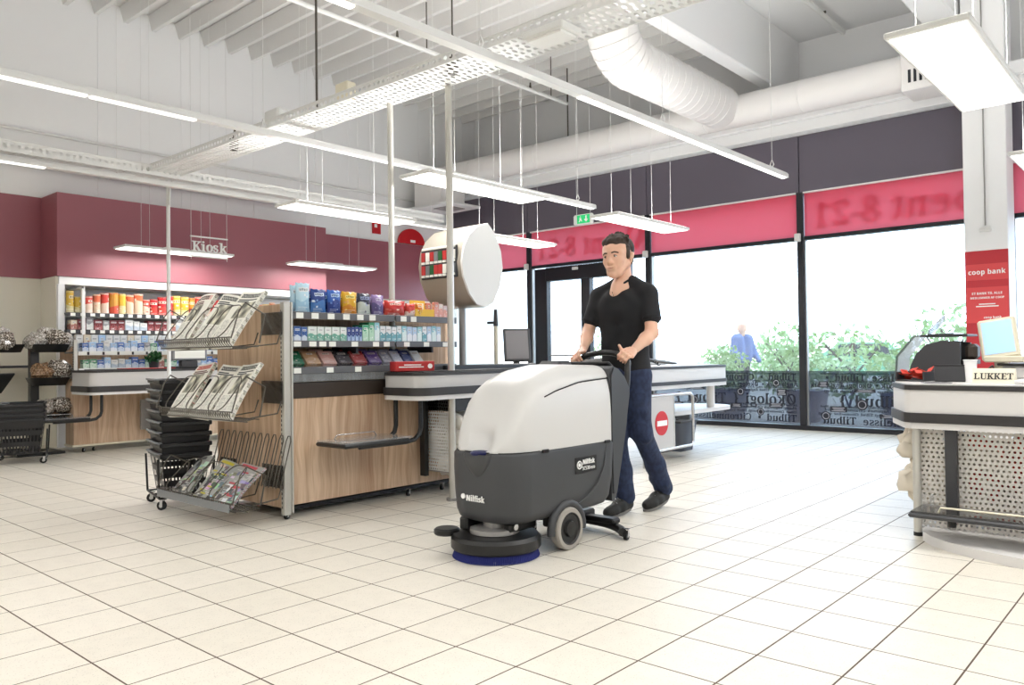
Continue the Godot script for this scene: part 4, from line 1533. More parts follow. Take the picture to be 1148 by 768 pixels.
	for k in 26:
		var a := rng.randf_range(0, TAU)
		var e := rng.randf_range(0.35, 1.4)
		var d := V(cos(a) * cos(e), sin(e), sin(a) * cos(e))
		ha.append([V(0, 0.07, -0.02) + d * 0.088, 0.014, V(0.004, 0.07, -0.01) + d * 0.103, 0.006])
	nets(ha, 0.0048, 0.012, b)
	part("hair", b, M.hair, p)
	# T-shirt
	b = MB.new()
	nets([[V(-0.085, 1.37, 0.005), 0.108, V(-0.062, 1.12, -0.01), 0.098], [V(0.085, 1.37, -0.005), 0.108, V(0.062, 1.12, -0.015), 0.098], [V(-0.062, 1.12, -0.01), 0.098, V(-0.07, 0.94, -0.02), 0.107], [V(0.062, 1.12, -0.015), 0.098, V(0.07, 0.94, -0.025), 0.107],
		[V(-0.05, 1.54, -0.02), 0.048, V(-0.185, 1.463, 0.01), 0.056], [V(0.05, 1.54, -0.025), 0.048, V(0.185, 1.463, -0.01), 0.056], [V(-0.05, 1.525, -0.055), 0.05, V(0.05, 1.525, -0.055), 0.05],
		[V(-0.185, 1.445, 0.012), 0.066, V(-0.222, 1.3, 0.052), 0.062], [V(0.185, 1.445, -0.012), 0.066, V(0.228, 1.3, 0.018), 0.062],
		[V(-0.05, 1.42, 0.03), 0.075, V(0.05, 1.42, 0.025), 0.075], [V(-0.05, 1.34, 0.055), 0.06, V(0.05, 1.34, 0.05), 0.06],
		[V(-0.1, 1.02, 0.045), 0.03, V(0.06, 1.05, 0.06), 0.025], [V(-0.12, 1.1, 0.02), 0.03, V(-0.02, 1.16, 0.06), 0.025], [V(0.12, 1.12, 0.01), 0.03, V(0.02, 1.2, 0.06), 0.025]], 0.011, 0.035, b)
	var sh := part("t_shirt", b, M.shirt, p)
	for q in [[V(-0.222, 1.3, 0.052), V(-0.235, 1.25, 0.066)], [V(0.228, 1.3, 0.018), V(0.24, 1.25, 0.032)]]:
		part("sleeve_hem", cy(q[0], q[0].lerp(q[1], 0.35), 0.062, 0.063, 24), M.shirt, sh)
	part("collar", tb([V(-0.072, 1.575, -0.012), V(-0.06, 1.54, 0.048), V(-0.012, 1.468, 0.108), V(0.045, 1.535, 0.05), V(0.074, 1.575, -0.018)], 0.008, 6), M.shirt, sh)
	part("button", cy(V(-0.01, 1.452, 0.106), V(-0.01, 1.452, 0.113), 0.004, -1, 8), M.chrome, sh)
	# jeans
	b = MB.new()
	nets([[V(-0.07, 0.93, -0.02), 0.1, V(0.07, 0.93, -0.025), 0.1], [V(0.085, 0.9, -0.02), 0.098, V(0.118, 0.545, -0.01), 0.068], [V(0.118, 0.545, -0.01), 0.068, V(0.108, 0.3, -0.2), 0.064], [V(0.108, 0.3, -0.2), 0.063, V(0.104, 0.135, -0.305), 0.066],
		[V(-0.08, 0.9, -0.01), 0.098, V(-0.02, 0.53, 0.08), 0.066], [V(-0.02, 0.53, 0.08), 0.066, V(0.005, 0.28, 0.05), 0.061], [V(0.005, 0.28, 0.05), 0.061, V(0.01, 0.11, 0.025), 0.066],
		[V(0.06, 0.56, 0.02), 0.022, V(0.17, 0.5, 0.01), 0.022], [V(0.06, 0.2, -0.24), 0.02, V(0.16, 0.17, -0.25), 0.02], [V(0.05, 0.74, 0.03), 0.03, V(0.16, 0.68, 0.02), 0.022]], 0.012, 0.04, b)
	part("jeans", b, M.jeans, p)
	# shoes
	for q in [[V(0.104, 0.075, -0.315), V(0.098, 0.04, -0.1), "left"], [V(0.012, 0.055, 0.0), V(0.012, 0.032, 0.235), "right"]]:
		var hl: Vector3 = q[0]
		var to: Vector3 = q[1]
		b = MB.new()
		nets([[hl, 0.04, hl.lerp(to, 0.45) + V(0, 0.012, 0), 0.046], [hl.lerp(to, 0.45) + V(0, 0.008, 0), 0.044, to.lerp(hl, 0.12), 0.036], [hl + V(0, 0.03, 0.02), 0.042, hl + V(0, 0.07, 0.01), 0.04], [to.lerp(hl, 0.25) + V(0.012, 0, 0), 0.032, to + V(-0.006, 0, 0), 0.028]], 0.009, 0.02, b)
		var so := part("shoe", b, M.shoe, p)
		b = MB.new()
		var rows := []
		var ax := (to - hl).normalized()
		var sx := ax.cross(Vector3.UP).normalized()
		var dn := sx.cross(ax).normalized()
		if dn.y > 0.0:
			dn = -dn
		for yy in [0.026, 0.042]:
			var rr := []
			for k in 24:
				var t := TAU * k / 24
				var l := cos(t)
				var w: float = 0.044 + 0.006 * l
				rr.append(hl.lerp(to, 0.5) + ax * l * ((to - hl).length() / 2 + 0.036) + sx * sin(t) * w + dn * (yy - 0.004))
			rows.append(rr)
		b.loft(rows)
		part("sole", b, M.shoe_sole, so)
		part("laces", tb([hl.lerp(to, 0.4) + V(-0.02, 0.06, 0), hl.lerp(to, 0.5) + V(0.02, 0.056, 0), hl.lerp(to, 0.58) + V(-0.02, 0.05, 0), hl.lerp(to, 0.66) + V(0.02, 0.043, 0)], 0.003, 5), M.shelf_steel, so)


func single(called: String, mesh_, m: Material, at: Vector3, turn: float, label: String, category: String, group := "") -> MeshInstance3D:
	var o := part(called, mesh_, m)
	o.position = at
	o.rotation.y = turn
	tag(o, label, category, group)
	return o


# Pillow-shaped bag standing on its lower edge, printed front towards +z.
func pillow(w: float, h: float, t: float) -> MB:
	var b := MB.new()
	for side in [1.0, -1.0]:
		var rows := []
		for j in 11:
			var v := j / 10.0
			var row := []
			for i in 11:
				var u := i / 10.0
				var f := pow(maxf(0.0, 1.0 - pow(absf(2 * u - 1), 2.6)), 0.6) * pow(maxf(0.0, sin(PI * clampf(v * 0.86 + 0.06, 0.0, 1.0))), 0.7)
				if v > 0.93 or v < 0.02:
					f *= 0.15
				var pinch := 1.0 - 0.07 * sin(PI * v) * absf(2 * u - 1)
				row.append(V((u - 0.5) * w * pinch, v * h + 0.003 * sin(u * 19.0) * v, side * (t / 2 * f + 0.0015) + 0.003 * sin(u * 13.0 + v * 9.0) * f))
			rows.append(row)
		b.grid(rows, false, side < 0)
	return b


func can_mesh(r: float, h: float) -> MB:
	var b := MB.new()
	var rows := []
	for y in [0.0, h * 0.93]:
		var row := []
		for k in 15:
			var t := -TAU * k / 14 + 2.2
			row.append(V(cos(t) * r, y, sin(t) * r))
		rows.append(row)
	b.grid(rows, false, false)
	b.lathe([Vector2(r * 0.96, h * 0.93), Vector2(r * 1.02, h * 0.935), Vector2(r * 1.02, h), Vector2(0.0, h)], Vector3.ZERO, 14)
	return b


func nth(k: int) -> String:
	return ORD[mini(k, ORD.size() - 1)]


# Shelf board with price rail and white tickets, along z from z0 towards -z; front edge at x.
func shelf(parent: Node3D, x: float, y: float, z0: float, z1: float, depth: float, rail_h: float, board: Material, rail: Material, tickets: Array) -> void:
	var o := part("shelf_board", bb(V(x - depth, y - 0.02, z1), V(x - 0.004, y, z0), 0.002), board, parent)
	part("price_rail", bb(V(x - 0.006, y - rail_h, z1), V(x + 0.004, y + 0.004, z0), 0.002), rail, o)
	for t in tickets:
		part("price_ticket", bb(V(x + 0.004, y - rail_h + 0.004, t - 0.028), V(x + 0.006, y - 0.002, t + 0.028)), M.ticket, o)


func stand_unit() -> void:
	var o := thing("sweets_stand", "oak checkout stand with sweets shelves, a news end and castors", "shelf unit", V(0, 0, 0))
	part("end_panel", bb(V(-5.45, 0.07, -2.945), V(-4.6, 1.42, -2.915), 0.003), M.oak, o)
	part("side_panel", bb(V(-4.62, 0.085, -5.3), V(-4.58, 0.8, -2.95), 0.002), M.oak, o)
	part("back_panel", bb(V(-4.99, 0.8, -4.75), V(-4.96, 1.42, -2.95), 0.002), M.oak, o)
	part("far_side", bb(V(-5.45, 0.06, -5.3), V(-5.42, 1.4, -2.95), 0.002), M.oak, o)
	part("carcass", bb(V(-5.42, 0.09, -5.28), V(-4.62, 0.78, -2.96)), M.plinth_brown, o)
	part("dark_strip", bb(V(-4.61, 0.79, -5.3), V(-4.572, 0.895, -2.955), 0.002), M.plinth_brown, o)
	part("toe_rail", bb(V(-4.75, 0.035, -5.2), V(-4.66, 0.06, -3.0)), M.dark_plastic, o)
	# slotted corner upright
	for x in [[-4.605, 0.0]]:
		var up := part("upright", bb(V(-4.598, 0.03, -2.95), V(-4.552, 1.43, -2.9), 0.003), M.pole_steel, o)
		var b := MB.new()
		for k in 44:
			b.box(V(-4.585, 0.08 + k * 0.03, -2.8995), V(0.008, 0.016, 0.002))
		part("slots", b, M.dark_plastic, up)
	part("upright_cover", bb(V(-4.572, 0.04, -2.965), V(-4.545, 1.43, -2.952), 0.002), M.pole_steel, o)
	for c in [[-4.58, -2.93], [-4.6, -4.0], [-4.6, -4.35], [-4.62, -5.1], [-5.35, -3.0]]:
		castor(V(c[0], 0, c[1]), 0.024, o, 0.4)
	var tk := []
	for z in [-3.02, -3.14, -3.27, -3.4, -3.52, -3.63, -3.92, -4.0]:
		tk.append(z)
	shelf(o, -4.553, 1.365, -2.96, -3.84, 0.4, 0.045, M.shelf_steel, M.price_strip, tk.slice(0, 6))
	shelf(o, -4.548, 1.365, -3.85, -4.48, 0.4, 0.045, M.shelf_steel, M.price_strip, [-3.92, -4.02])
	shelf(o, -4.553, 1.172, -2.96, -3.84, 0.38, 0.04, M.shelf_steel, M.price_strip, [-3.0, -3.12, -3.2, -3.28, -3.47, -3.66, -3.76])
	shelf(o, -4.548, 1.172, -3.85, -4.48, 0.38, 0.04, M.shelf_steel, M.price_strip, [-3.95, -4.15, -4.35])
	shelf(o, -4.555, 0.995, -2.96, -4.48, 0.36, 0.042, M.shelf_steel, M.price_strip, [-3.0, -3.26, -3.5])
	part("clear_front", bb(V(-4.56, 0.9, -4.4), V(-4.556, 0.955, -2.96)), M.clear_plastic, o)
	for z in [-3.56, -4.3]:
		part("shelf_bracket", bb(V(-4.93, 1.09, z - 0.01), V(-4.64, 1.15, z + 0.01)), M.shelf_dark, o)
	part("clear_end", bb(V(-4.95, 1.36, -4.5), V(-4.56, 1.46, -4.495)), M.clear_plastic, o)
	# bags on the top shelf
	var bags := [["pale blue", 0.11, 0.2, 0.0, Color(0.72, 0.84, 0.9), Color(0.6, 0.75, 0.85), Color(0.9, 0.9, 0.9)], ["dark blue", 0.13, 0.165, 0.0, Color(0.1, 0.22, 0.5), Color(0.25, 0.45, 0.7), Color(0.8, 0.85, 0.9)], ["bright blue", 0.125, 0.165, 0.0, Color(0.15, 0.35, 0.68), Color(0.1, 0.2, 0.5), Color(0.7, 0.8, 0.9)],
		["yellow", 0.13, 0.16, 0.0, Color(0.85, 0.65, 0.1), Color(0.8, 0.5, 0.1), Color(0.9, 0.85, 0.5)], ["black and white", 0.12, 0.155, 0.0, Color(0.16, 0.17, 0.25), Color(0.75, 0.78, 0.75), Color(0.6, 0.65, 0.8)], ["lilac", 0.12, 0.15, 0.0, Color(0.55, 0.45, 0.65), Color(0.35, 0.3, 0.5), Color(0.85, 0.8, 0.9)],
		["large red", 0.2, 0.115, 0.0, Color(0.75, 0.13, 0.1), Color(0.7, 0.2, 0.15), Color(0.95, 0.85, 0.8)], ["red and white", 0.1, 0.1, 0.0, Color(0.8, 0.25, 0.2), Color(0.9, 0.8, 0.75), Color(0.8, 0.2, 0.2)], ["orange", 0.07, 0.105, 0.0, Color(0.88, 0.5, 0.15), Color(0.85, 0.65, 0.2), Color(0.95, 0.9, 0.8)]]
	var z := -3.02
	for k in bags.size():
		var q: Array = bags[k]
		var m := wrap_mat("bag_%d" % k, 100 + k, q[4], q[5], q[6], 0.28)
		for d in 2:
			single("sweet_bag", pillow(q[1] * 0.98, q[2] * (1.0 - 0.06 * d), 0.05), m, V(-4.6 - d * 0.07, 1.366, z - q[1] / 2), PI / 2 + 0.05 * ((k + d) % 3 - 1), "%s foil sweet bag on the top shelf of the stand, %s row" % [q[0], "front" if d == 0 else "rear"], "sweet bag", "sweet bags on the top shelf")
		z -= q[1] + 0.004
	# yellow carton frame and small cartons
	var yb := thing("display_carton", "open yellow display carton on the top shelf of the sweets stand", "carton", V(-4.64, 1.366, -4.17), PI / 2)
	var ym := mat("carton_yellow", Color(0.88, 0.7, 0.2), 0.5)
	part("tray", bx(V(0, 0.03, 0), V(0.2, 0.06, 0.12), 0.002), ym, yb)
	part("header", bx(V(0.02, 0.07, -0.05), V(0.16, 0.13, 0.006), 0.001), ym, yb)
	part("picture", bx(V(0.03, 0.09, -0.045), V(0.1, 0.05, 0.006)), M.ticket, yb)
	for k in 4:
		var m := wrap_mat("small_carton_%d" % k, 120 + k, [Color(0.8, 0.5, 0.45), Color(0.85, 0.8, 0.78), Color(0.75, 0.7, 0.72)][k % 3], Color(0.85, 0.6, 0.55), Color(0.9, 0.9, 0.88))
		for d in 2:
			single("gum_carton", bx(V(0, 0.06 - 0.006 * k, 0), V(0.045, 0.12 - 0.012 * k, 0.03), 0.002).mesh(), m, V(-4.6 - d * 0.09, 1.367, -4.3 - k * 0.048), PI / 2, "small pale carton, %s along from the yellow display carton, %s row" % [nth(k), "front" if d == 0 else "rear"], "carton", "small cartons on the top shelf")
	# boxes on the middle shelf
	var cols := [["blue and white", Color(0.2, 0.35, 0.6), Color(0.8, 0.85, 0.9)], ["white and green", Color(0.88, 0.9, 0.88), Color(0.45, 0.68, 0.6)], ["white and teal", Color(0.88, 0.9, 0.9), Color(0.4, 0.65, 0.7)], ["deep blue", Color(0.12, 0.2, 0.5), Color(0.6, 0.7, 0.85)], ["green", Color(0.2, 0.6, 0.42), Color(0.7, 0.85, 0.75)], ["aqua", Color(0.55, 0.78, 0.82), Color(0.85, 0.92, 0.92)], ["pale blue", Color(0.7, 0.8, 0.9), Color(0.9, 0.92, 0.95)]]
	var cm := []
	for k in cols.size():
		cm.append(wrap_mat("gum_%d" % k, 140 + k, cols[k][1], cols[k][2], Color(0.93, 0.93, 0.93), 0.35))
	var plan := [[0, 0.06, 0.1], [0, 0.05, 0.095], [1, 0.075, 0.1], [1, 0.06, 0.1], [1, 0.06, 0.1], [1, 0.07, 0.1], [1, 0.06, 0.1], [3, 0.035, 0.1], [3, 0.035, 0.1], [3, 0.035, 0.105], [3, 0.03, 0.1], [4, 0.06, 0.12], [4, 0.05, 0.14], [5, 0.05, 0.14], [2, 0.055, 0.115], [2, 0.055, 0.115], [2, 0.05, 0.11], [2, 0.05, 0.12], [5, 0.05, 0.12], [6, 0.055, 0.115], [6, 0.05, 0.11], [5, 0.05, 0.115], [2, 0.05, 0.12], [6, 0.05, 0.12], [5, 0.05, 0.125], [6, 0.05, 0.12]]
	z = -2.985
	for k in plan.size():
		var q: Array = plan[k]
		if z - q[1] < -4.47:
			break
		single("gum_box", bx(V(0, q[2] / 2, 0), V(q[1] - 0.004, q[2], 0.12), 0.002).mesh(), cm[q[0]], V(-4.63, 1.173, z - q[1] / 2), PI / 2, "%s box, %s from the slotted upright on the middle sweets shelf" % [cols[q[0]][0], nth(k)], "box", "boxes on the middle sweets shelf")
		z -= q[1]
	# slanted packets on the low shelf
	var ch := [["green", Color(0.1, 0.38, 0.25)], ["tan", Color(0.72, 0.55, 0.4)], ["pink", Color(0.82, 0.62, 0.58)], ["black", Color(0.14, 0.12, 0.14)], ["red", Color(0.6, 0.15, 0.15)], ["violet", Color(0.36, 0.26, 0.5)], ["grey", Color(0.5, 0.5, 0.55)], ["silver", Color(0.7, 0.7, 0.75)], ["dark blue", Color(0.16, 0.2, 0.4)], ["white", Color(0.85, 0.85, 0.85)]]
	z = -2.985
	for k in ch.size():
		var m := wrap_mat("bar_%d" % k, 170 + k, ch[k][1], ch[k][1].lightened(0.25), Color(0.85, 0.8, 0.75), 0.35)
		var w := 0.13 if k < 6 else 0.1
		for d in 2:
			var s := single("chocolate_packet", bx(V(0, 0.06, 0), V(w - 0.012, 0.12, 0.035), 0.003).mesh(), m, V(-4.635 - d * 0.11, 1.008 + d * 0.015, z - w / 2), PI / 2, "%s chocolate packet leaning on the low sweets shelf, %s row" % [ch[k][0], "front" if d == 0 else "rear"], "packet", "chocolate packets on the low sweets shelf")
			s.rotation.x = -0.75
		z -= w + 0.004


# Till counter along z with a rounded near end: x0..x1 across, near end z0, far end z1.
func counter(parent: Node3D, x0: float, x1: float, z0: float, z1: float, ys: Array, side: Material, r := 0.12) -> void:
	var cx := (x0 + x1) / 2
	var cz := (z0 + z1) / 2
	var w := x1 - x0
	var l := z0 - z1
	for a in [["lower_lip", ys[0], ys[1], 0.006, M.counter_white], ["bumper", ys[1], ys[2], 0.016, M.bumper], ["side_band", ys[2], ys[3], 0.0, side], ["top_rim", ys[3], ys[4], 0.008, M.bumper]]:
		var b := MB.new()
		b.xf = Transform3D(TO_Y, V(cx, 0, cz))
		b.prism(rrect(w + 2 * a[3], l + 2 * a[3], r + a[3], 7), a[1], a[2])
		part(a[0], b, a[4], parent)


func bag_shelf(parent: Node3D, at: Vector3, w: float, l: float) -> void:
	# dark tubes bent from under the counter end to a small glass shelf; at = top of the inner tube
	for dx in [0.0, w]:
		part("bracket_tube", tb([at + V(dx, 0, 0), at + V(dx, -0.2, 0), at + V(dx, -0.245, 0.015), at + V(dx, -0.28, 0.06), at + V(dx, -0.29, 0.13), at + V(dx, -0.29, l * 0.8)], 0.017, 8), M.black_plastic, parent)
	part("shelf_frame", bb(at + V(-0.03, -0.29, 0.12), at + V(w + 0.03, -0.262, l), 0.01), M.dark_plastic, parent)
	part("shelf_glass", bb(at + V(-0.025, -0.262, 0.1), at + V(w + 0.025, -0.25, l - 0.01), 0.003), M.clear_plastic, parent)
	part("shelf_wire", tb([at + V(0.02, -0.25, 0.2), at + V(0.02, -0.225, 0.22), at + V(0.02, -0.225, l - 0.14), at + V(0.02, -0.25, l - 0.12)], 0.004, 5), M.chrome, parent)


# Heap of crumpled paper bags.
func bag_heap(c: Vector3, r: Vector3, cnt: int) -> MB:
	var b := MB.new()
	for k in cnt:
		var p := c + V(rng.randf_range(-1, 1) * r.x, rng.randf_range(-1, 1) * r.y, rng.randf_range(-1, 1) * r.z)
		var rows := []
		var s := rng.randf_range(0.05, 0.09)
		var bs := Basis.from_euler(V(rng.randf() * 6, rng.randf() * 6, rng.randf() * 6))
		for j in 6:
			var a := PI * j / 5.0 - PI / 2
			var row := []
			for i in 8:
				var t := -TAU * i / 8
				row.append(p + bs * (V(cos(a) * cos(t) * 1.2, sin(a) * 0.6, cos(a) * sin(t)) * s * rng.randf_range(0.7, 1.25)))
			rows.append(row)
		b.grid(rows, true)
	return b


func checkout_middle() -> void:
	var o := thing("till_counter", "long grey till counter with black belt beside the oak sweets stand", "checkout", V(0, 0, 0))
	var ys := [0.752, 0.785, 0.84, 0.925, 0.948]
	counter(o, -4.535, -4.1, -3.68, -5.5, ys, M.counter_grey, 0.1)
	part("belt", bb(V(-4.5, 0.948, -5.45), V(-4.14, 0.955, -3.75), 0.002), M.belt, o)
	part("belt_guard", bb(V(-4.53, 0.948, -5.4), V(-4.48, 0.99, -4.3), 0.008), M.black_plastic, o)
	part("frame_beam", bb(V(-4.5, 0.65, -5.4), V(-4.2, 0.75, -4.1)), M.dark_plastic, o)
	bag_shelf(o, V(-4.5, 0.755, -3.8), 0.27, 0.68)
	part("bag_panel_frame", bb(V(-4.56, 0.2, -4.13), V(-4.53, 0.75, -4.1), 0.002), M.grey_metal, o)
	var b := MB.new()
	b.holes(V(-4.53, 0.2, -4.1), V(0.024, 0, 0), V(0, 0.024, 0), 13, 23, 0.0075, 0.0075)
	part("perforated_panel", b, M.white_metal, o)
	part("post", bb(V(-4.5, 0.16, -4.07), V(-4.44, 0.75, -4.03), 0.004), M.black_plastic, o)
	part("bin_back", bb(V(-4.53, 0.2, -4.75), V(-4.22, 0.72, -4.73)), M.grey_metal, o)
	part("bin_floor", bb(V(-4.53, 0.19, -4.75), V(-4.2, 0.2, -4.1)), M.grey_metal, o)
	part("bag_heap", bag_heap(V(-4.38, 0.4, -4.28), V(0.13, 0.18, 0.1), 34), M.bag_white, o).set_meta("kind", "stuff")
	# packing table beyond
	var pk := thing("packing_table", "white packing table with rounded end, pedestal and low shelf", "table", V(0, 0, 0))
	counter(pk, -4.9, -4.1, -5.6, -8.5, [0.7, 0.74, 0.775, 0.9, 0.925], M.counter_white, 0.3)
	part("table_top", bb(V(-4.8, 0.925, -8.2), V(-4.15, 0.932, -5.7), 0.002), M.counter_grey, pk)
	var arc := []
	for k in 13:
		arc.append(V(-4.75 + 0.0 * k, 0.94 + 0.07 * sin(PI * k / 12.0), -5.9 - k * 0.2))
	part("raised_edge", tb(arc, 0.02, 6), M.wire, pk)
	part("divider_board", bb(V(-4.78, 0.93, -8.1), V(-4.75, 0.985, -6.1), 0.01), M.counter_grey, pk)
	part("pedestal", cy(V(-4.2, 0.45, -8.1), V(-4.2, 0.7, -8.1), 0.045, -1, 16), M.counter_white, pk)
	b = MB.new()
	b.xf = Transform3D(TO_Y, V(-4.45, 0, -7.8))
	b.prism(rrect(0.7, 1.6, 0.3, 7), 0.42, 0.46)
	part("low_shelf", b, M.counter_white, pk)
	part("pedestal_base", bb(V(-4.6, 0.0, -8.0), V(-4.4, 0.42, -7.4), 0.01), M.bumper, pk)
	var bn := thing("waste_bin", "dark blue waste bin hanging under the packing table", "bin", V(-4.1, 0.07, -7.2))
	b = MB.new()
	b.loft([[V(-0.09, 0, -0.12), V(0.09, 0, -0.12), V(0.09, 0, 0.12), V(-0.09, 0, 0.12)], [V(-0.12, 0.3, -0.17), V(0.12, 0.3, -0.17), V(0.12, 0.3, 0.17), V(-0.12, 0.3, 0.17)]])
	part("tub", b, M.planter, bn)
	part("rim", bb(V(-0.13, 0.29, -0.18), V(0.13, 0.31, 0.18), 0.004), M.shelf_dark, bn)
	part("hook", bb(V(-0.02, 0.3, -0.01), V(0.0, 0.32, 0.01)), M.wire, bn)
	# payment terminal
	var tm := thing("card_terminal", "black card terminal with coiled cable on the packing table", "payment terminal", V(-4.3, 0.932, -6.75), 0.6)
	part("stand", cy(V(0, 0, 0), V(0, 0.1, 0), 0.035, 0.025, 12), M.grey_metal, tm)
	b = MB.new()
	b.xf = Transform3D(Basis(Vector3.RIGHT, 0.5), V(0, 0.15, 0))
	b.box(Vector3.ZERO, V(0.2, 0.06, 0.2), 0.015)
	part("keypad", b, M.dark_plastic, tm)
	var coil := []
	for k in 40:
		coil.append(V(0.06 + 0.004 * k + 0.012 * cos(k * 1.3), 0.03 + 0.03 * sin(k * 0.09) + 0.012 * sin(k * 1.3), 0.1))
	part("coiled_cable", tb(coil, 0.005, 5), M.black_plastic, tm)
	part("side_screen", bx(V(-0.16, 0.1, 0.02), V(0.1, 0.14, 0.015), 0.003), M.screen_off, tm)
	# swing gate
	var g := thing("swing_gate", "low metal swing gate with a red no entry sign", "gate", V(-3.92, 0, -6.35))
	var fr := []
	for q in [V(0, 0.2, 0), V(0, 0.64, 0), V(0, 0.665, -0.04), V(0, 0.66, -0.78), V(0, 0.63, -0.83), V(0, 0.18, -0.83), V(0, 0.145, -0.79), V(0, 0.14, -0.03)]:
		fr.append(q)
	part("frame", tb(fr, 0.016, 8, true), M.chrome, g)
	part("plate", bb(V(-0.006, 0.15, -0.44), V(0.006, 0.65, -0.01), 0.002), M.counter_grey, g)
	part("middle_bar", cy(V(0, 0.15, -0.45), V(0, 0.65, -0.45), 0.012, -1, 8), M.chrome, g)
	part("sign_disc", cy(V(0.006, 0.4, -0.21), V(0.012, 0.4, -0.21), 0.115, -1, 28), M.red_print, g)
	part("sign_bar", bb(V(0.012, 0.375, -0.3), V(0.016, 0.425, -0.12)), M.white_print, g)
	part("gate_post", cy(V(-0.02, 0, 0.04), V(-0.02, 0.75, 0.04), 0.025, -1, 12), M.chrome, g)
	# overhead housing; the reflection in its curved mirror is modelled as packets
	var hd := thing("packet_dispenser", "large white rounded dispenser with packets modelled for its mirror reflection", "dispenser", V(-4.5, 1.46, -4.55))
	b = MB.new()
	b.xf = Transform3D(TO_X, Vector3.ZERO)
	var prof := PackedVector2Array([Vector2(0.02, 0.1), Vector2(-0.05, 0.24), Vector2(-0.065, 0.36), Vector2(-0.04, 0.48), Vector2(0.02, 0.58), Vector2(0.12, 0.66), Vector2(0.24, 0.7), Vector2(0.33, 0.62), Vector2(0.4, 0.48), Vector2(0.42, 0.34), Vector2(0.38, 0.18), Vector2(0.3, 0.04), Vector2(0.2, 0.0), Vector2(0.1, 0.02)])
	b.prism(prof, -0.5, 0.0)
	part("shell", b, M.hood_satin, hd)
	b = MB.new()
	b.xf = Transform3D(TO_X, Vector3.ZERO)
	b.prism(prof, 0.0, 0.02)
	part("white_cheek", b, M.white_metal, hd)
	part("reflection_backing", bx(V(-0.25, 0.37, 0.06), V(0.42, 0.26, 0.02), 0.004), M.shelf_dark, hd)
	part("reflection_pale_strip", bx(V(-0.25, 0.49, 0.072), V(0.4, 0.02, 0.01), 0.003), M.ticket, hd)
	for r in 2:  # packets and tickets stand in for a mirror reflection
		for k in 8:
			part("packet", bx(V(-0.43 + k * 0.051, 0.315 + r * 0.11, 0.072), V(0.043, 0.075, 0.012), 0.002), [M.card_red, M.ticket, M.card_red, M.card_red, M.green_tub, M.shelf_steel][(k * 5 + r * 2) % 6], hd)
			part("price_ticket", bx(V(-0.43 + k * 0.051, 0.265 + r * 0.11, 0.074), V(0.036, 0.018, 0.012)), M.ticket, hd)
	part("support", cy(V(-0.25, -0.55, -0.2), V(-0.25, 0.1, -0.2), 0.03, -1, 12), M.grey_metal, hd)
	var st := thing("bollard_stand", "cream post with dark cap behind the middle counter", "post", V(-4.55, 0.95, -4.95))
	part("post", cy(V(0, 0, 0), V(0, 0.38, 0), 0.017, -1, 12), M.sign_cream, st)
	part("cap", cy(V(0, 0.36, 0), V(0, 0.5, 0), 0.021, 0.014, 12), M.shelf_dark, st)
	part("clamp", bb(V(-0.09, 0.38, -0.01), V(0.0, 0.4, 0.01)), M.shelf_dark, st)
	var mo := thing("till_monitor", "small tilted flat monitor behind the middle counter", "monitor", V(-4.62, 0.95, -5.3), 0.9)
	b = MB.new()
	b.xf = Transform3D(Basis(Vector3.RIGHT, -0.25), V(0, 0.2, 0))
	b.box(Vector3.ZERO, V(0.24, 0.3, 0.03), 0.006)
	part("case", b, M.shelf_dark, mo)
	b = MB.new()
	b.xf = Transform3D(Basis(Vector3.RIGHT, -0.25), V(0, 0.2, 0))
	b.box(V(0, 0, 0.014), V(0.2, 0.26, 0.006))
	part("screen", b, M.screen_off, mo)
	part("foot", cy(V(0, 0, -0.03), V(0, 0.1, -0.03), 0.03, -1, 10), M.shelf_dark, mo)
	# red leaflet box on the near end of the belt
	var lf := thing("leaflet_box", "red printed leaflet box at the end of the till belt", "box", V(-4.36, 0.955, -3.84), PI / 2 - 0.35)
	part("carton", bx(V(0, 0.035, 0), V(0.3, 0.07, 0.12), 0.003), M.card_red, lf)
	part("print_line", bx(V(-0.02, 0.045, 0.061), V(0.13, 0.007, 0.002)), M.white_print, lf)
	part("print_line", bx(V(-0.03, 0.03, 0.061), V(0.19, 0.007, 0.002)), M.white_print, lf)
	part("seal", cy(V(0.115, 0.035, 0.058), V(0.115, 0.035, 0.063), 0.018, -1, 14), M.white_print, lf)


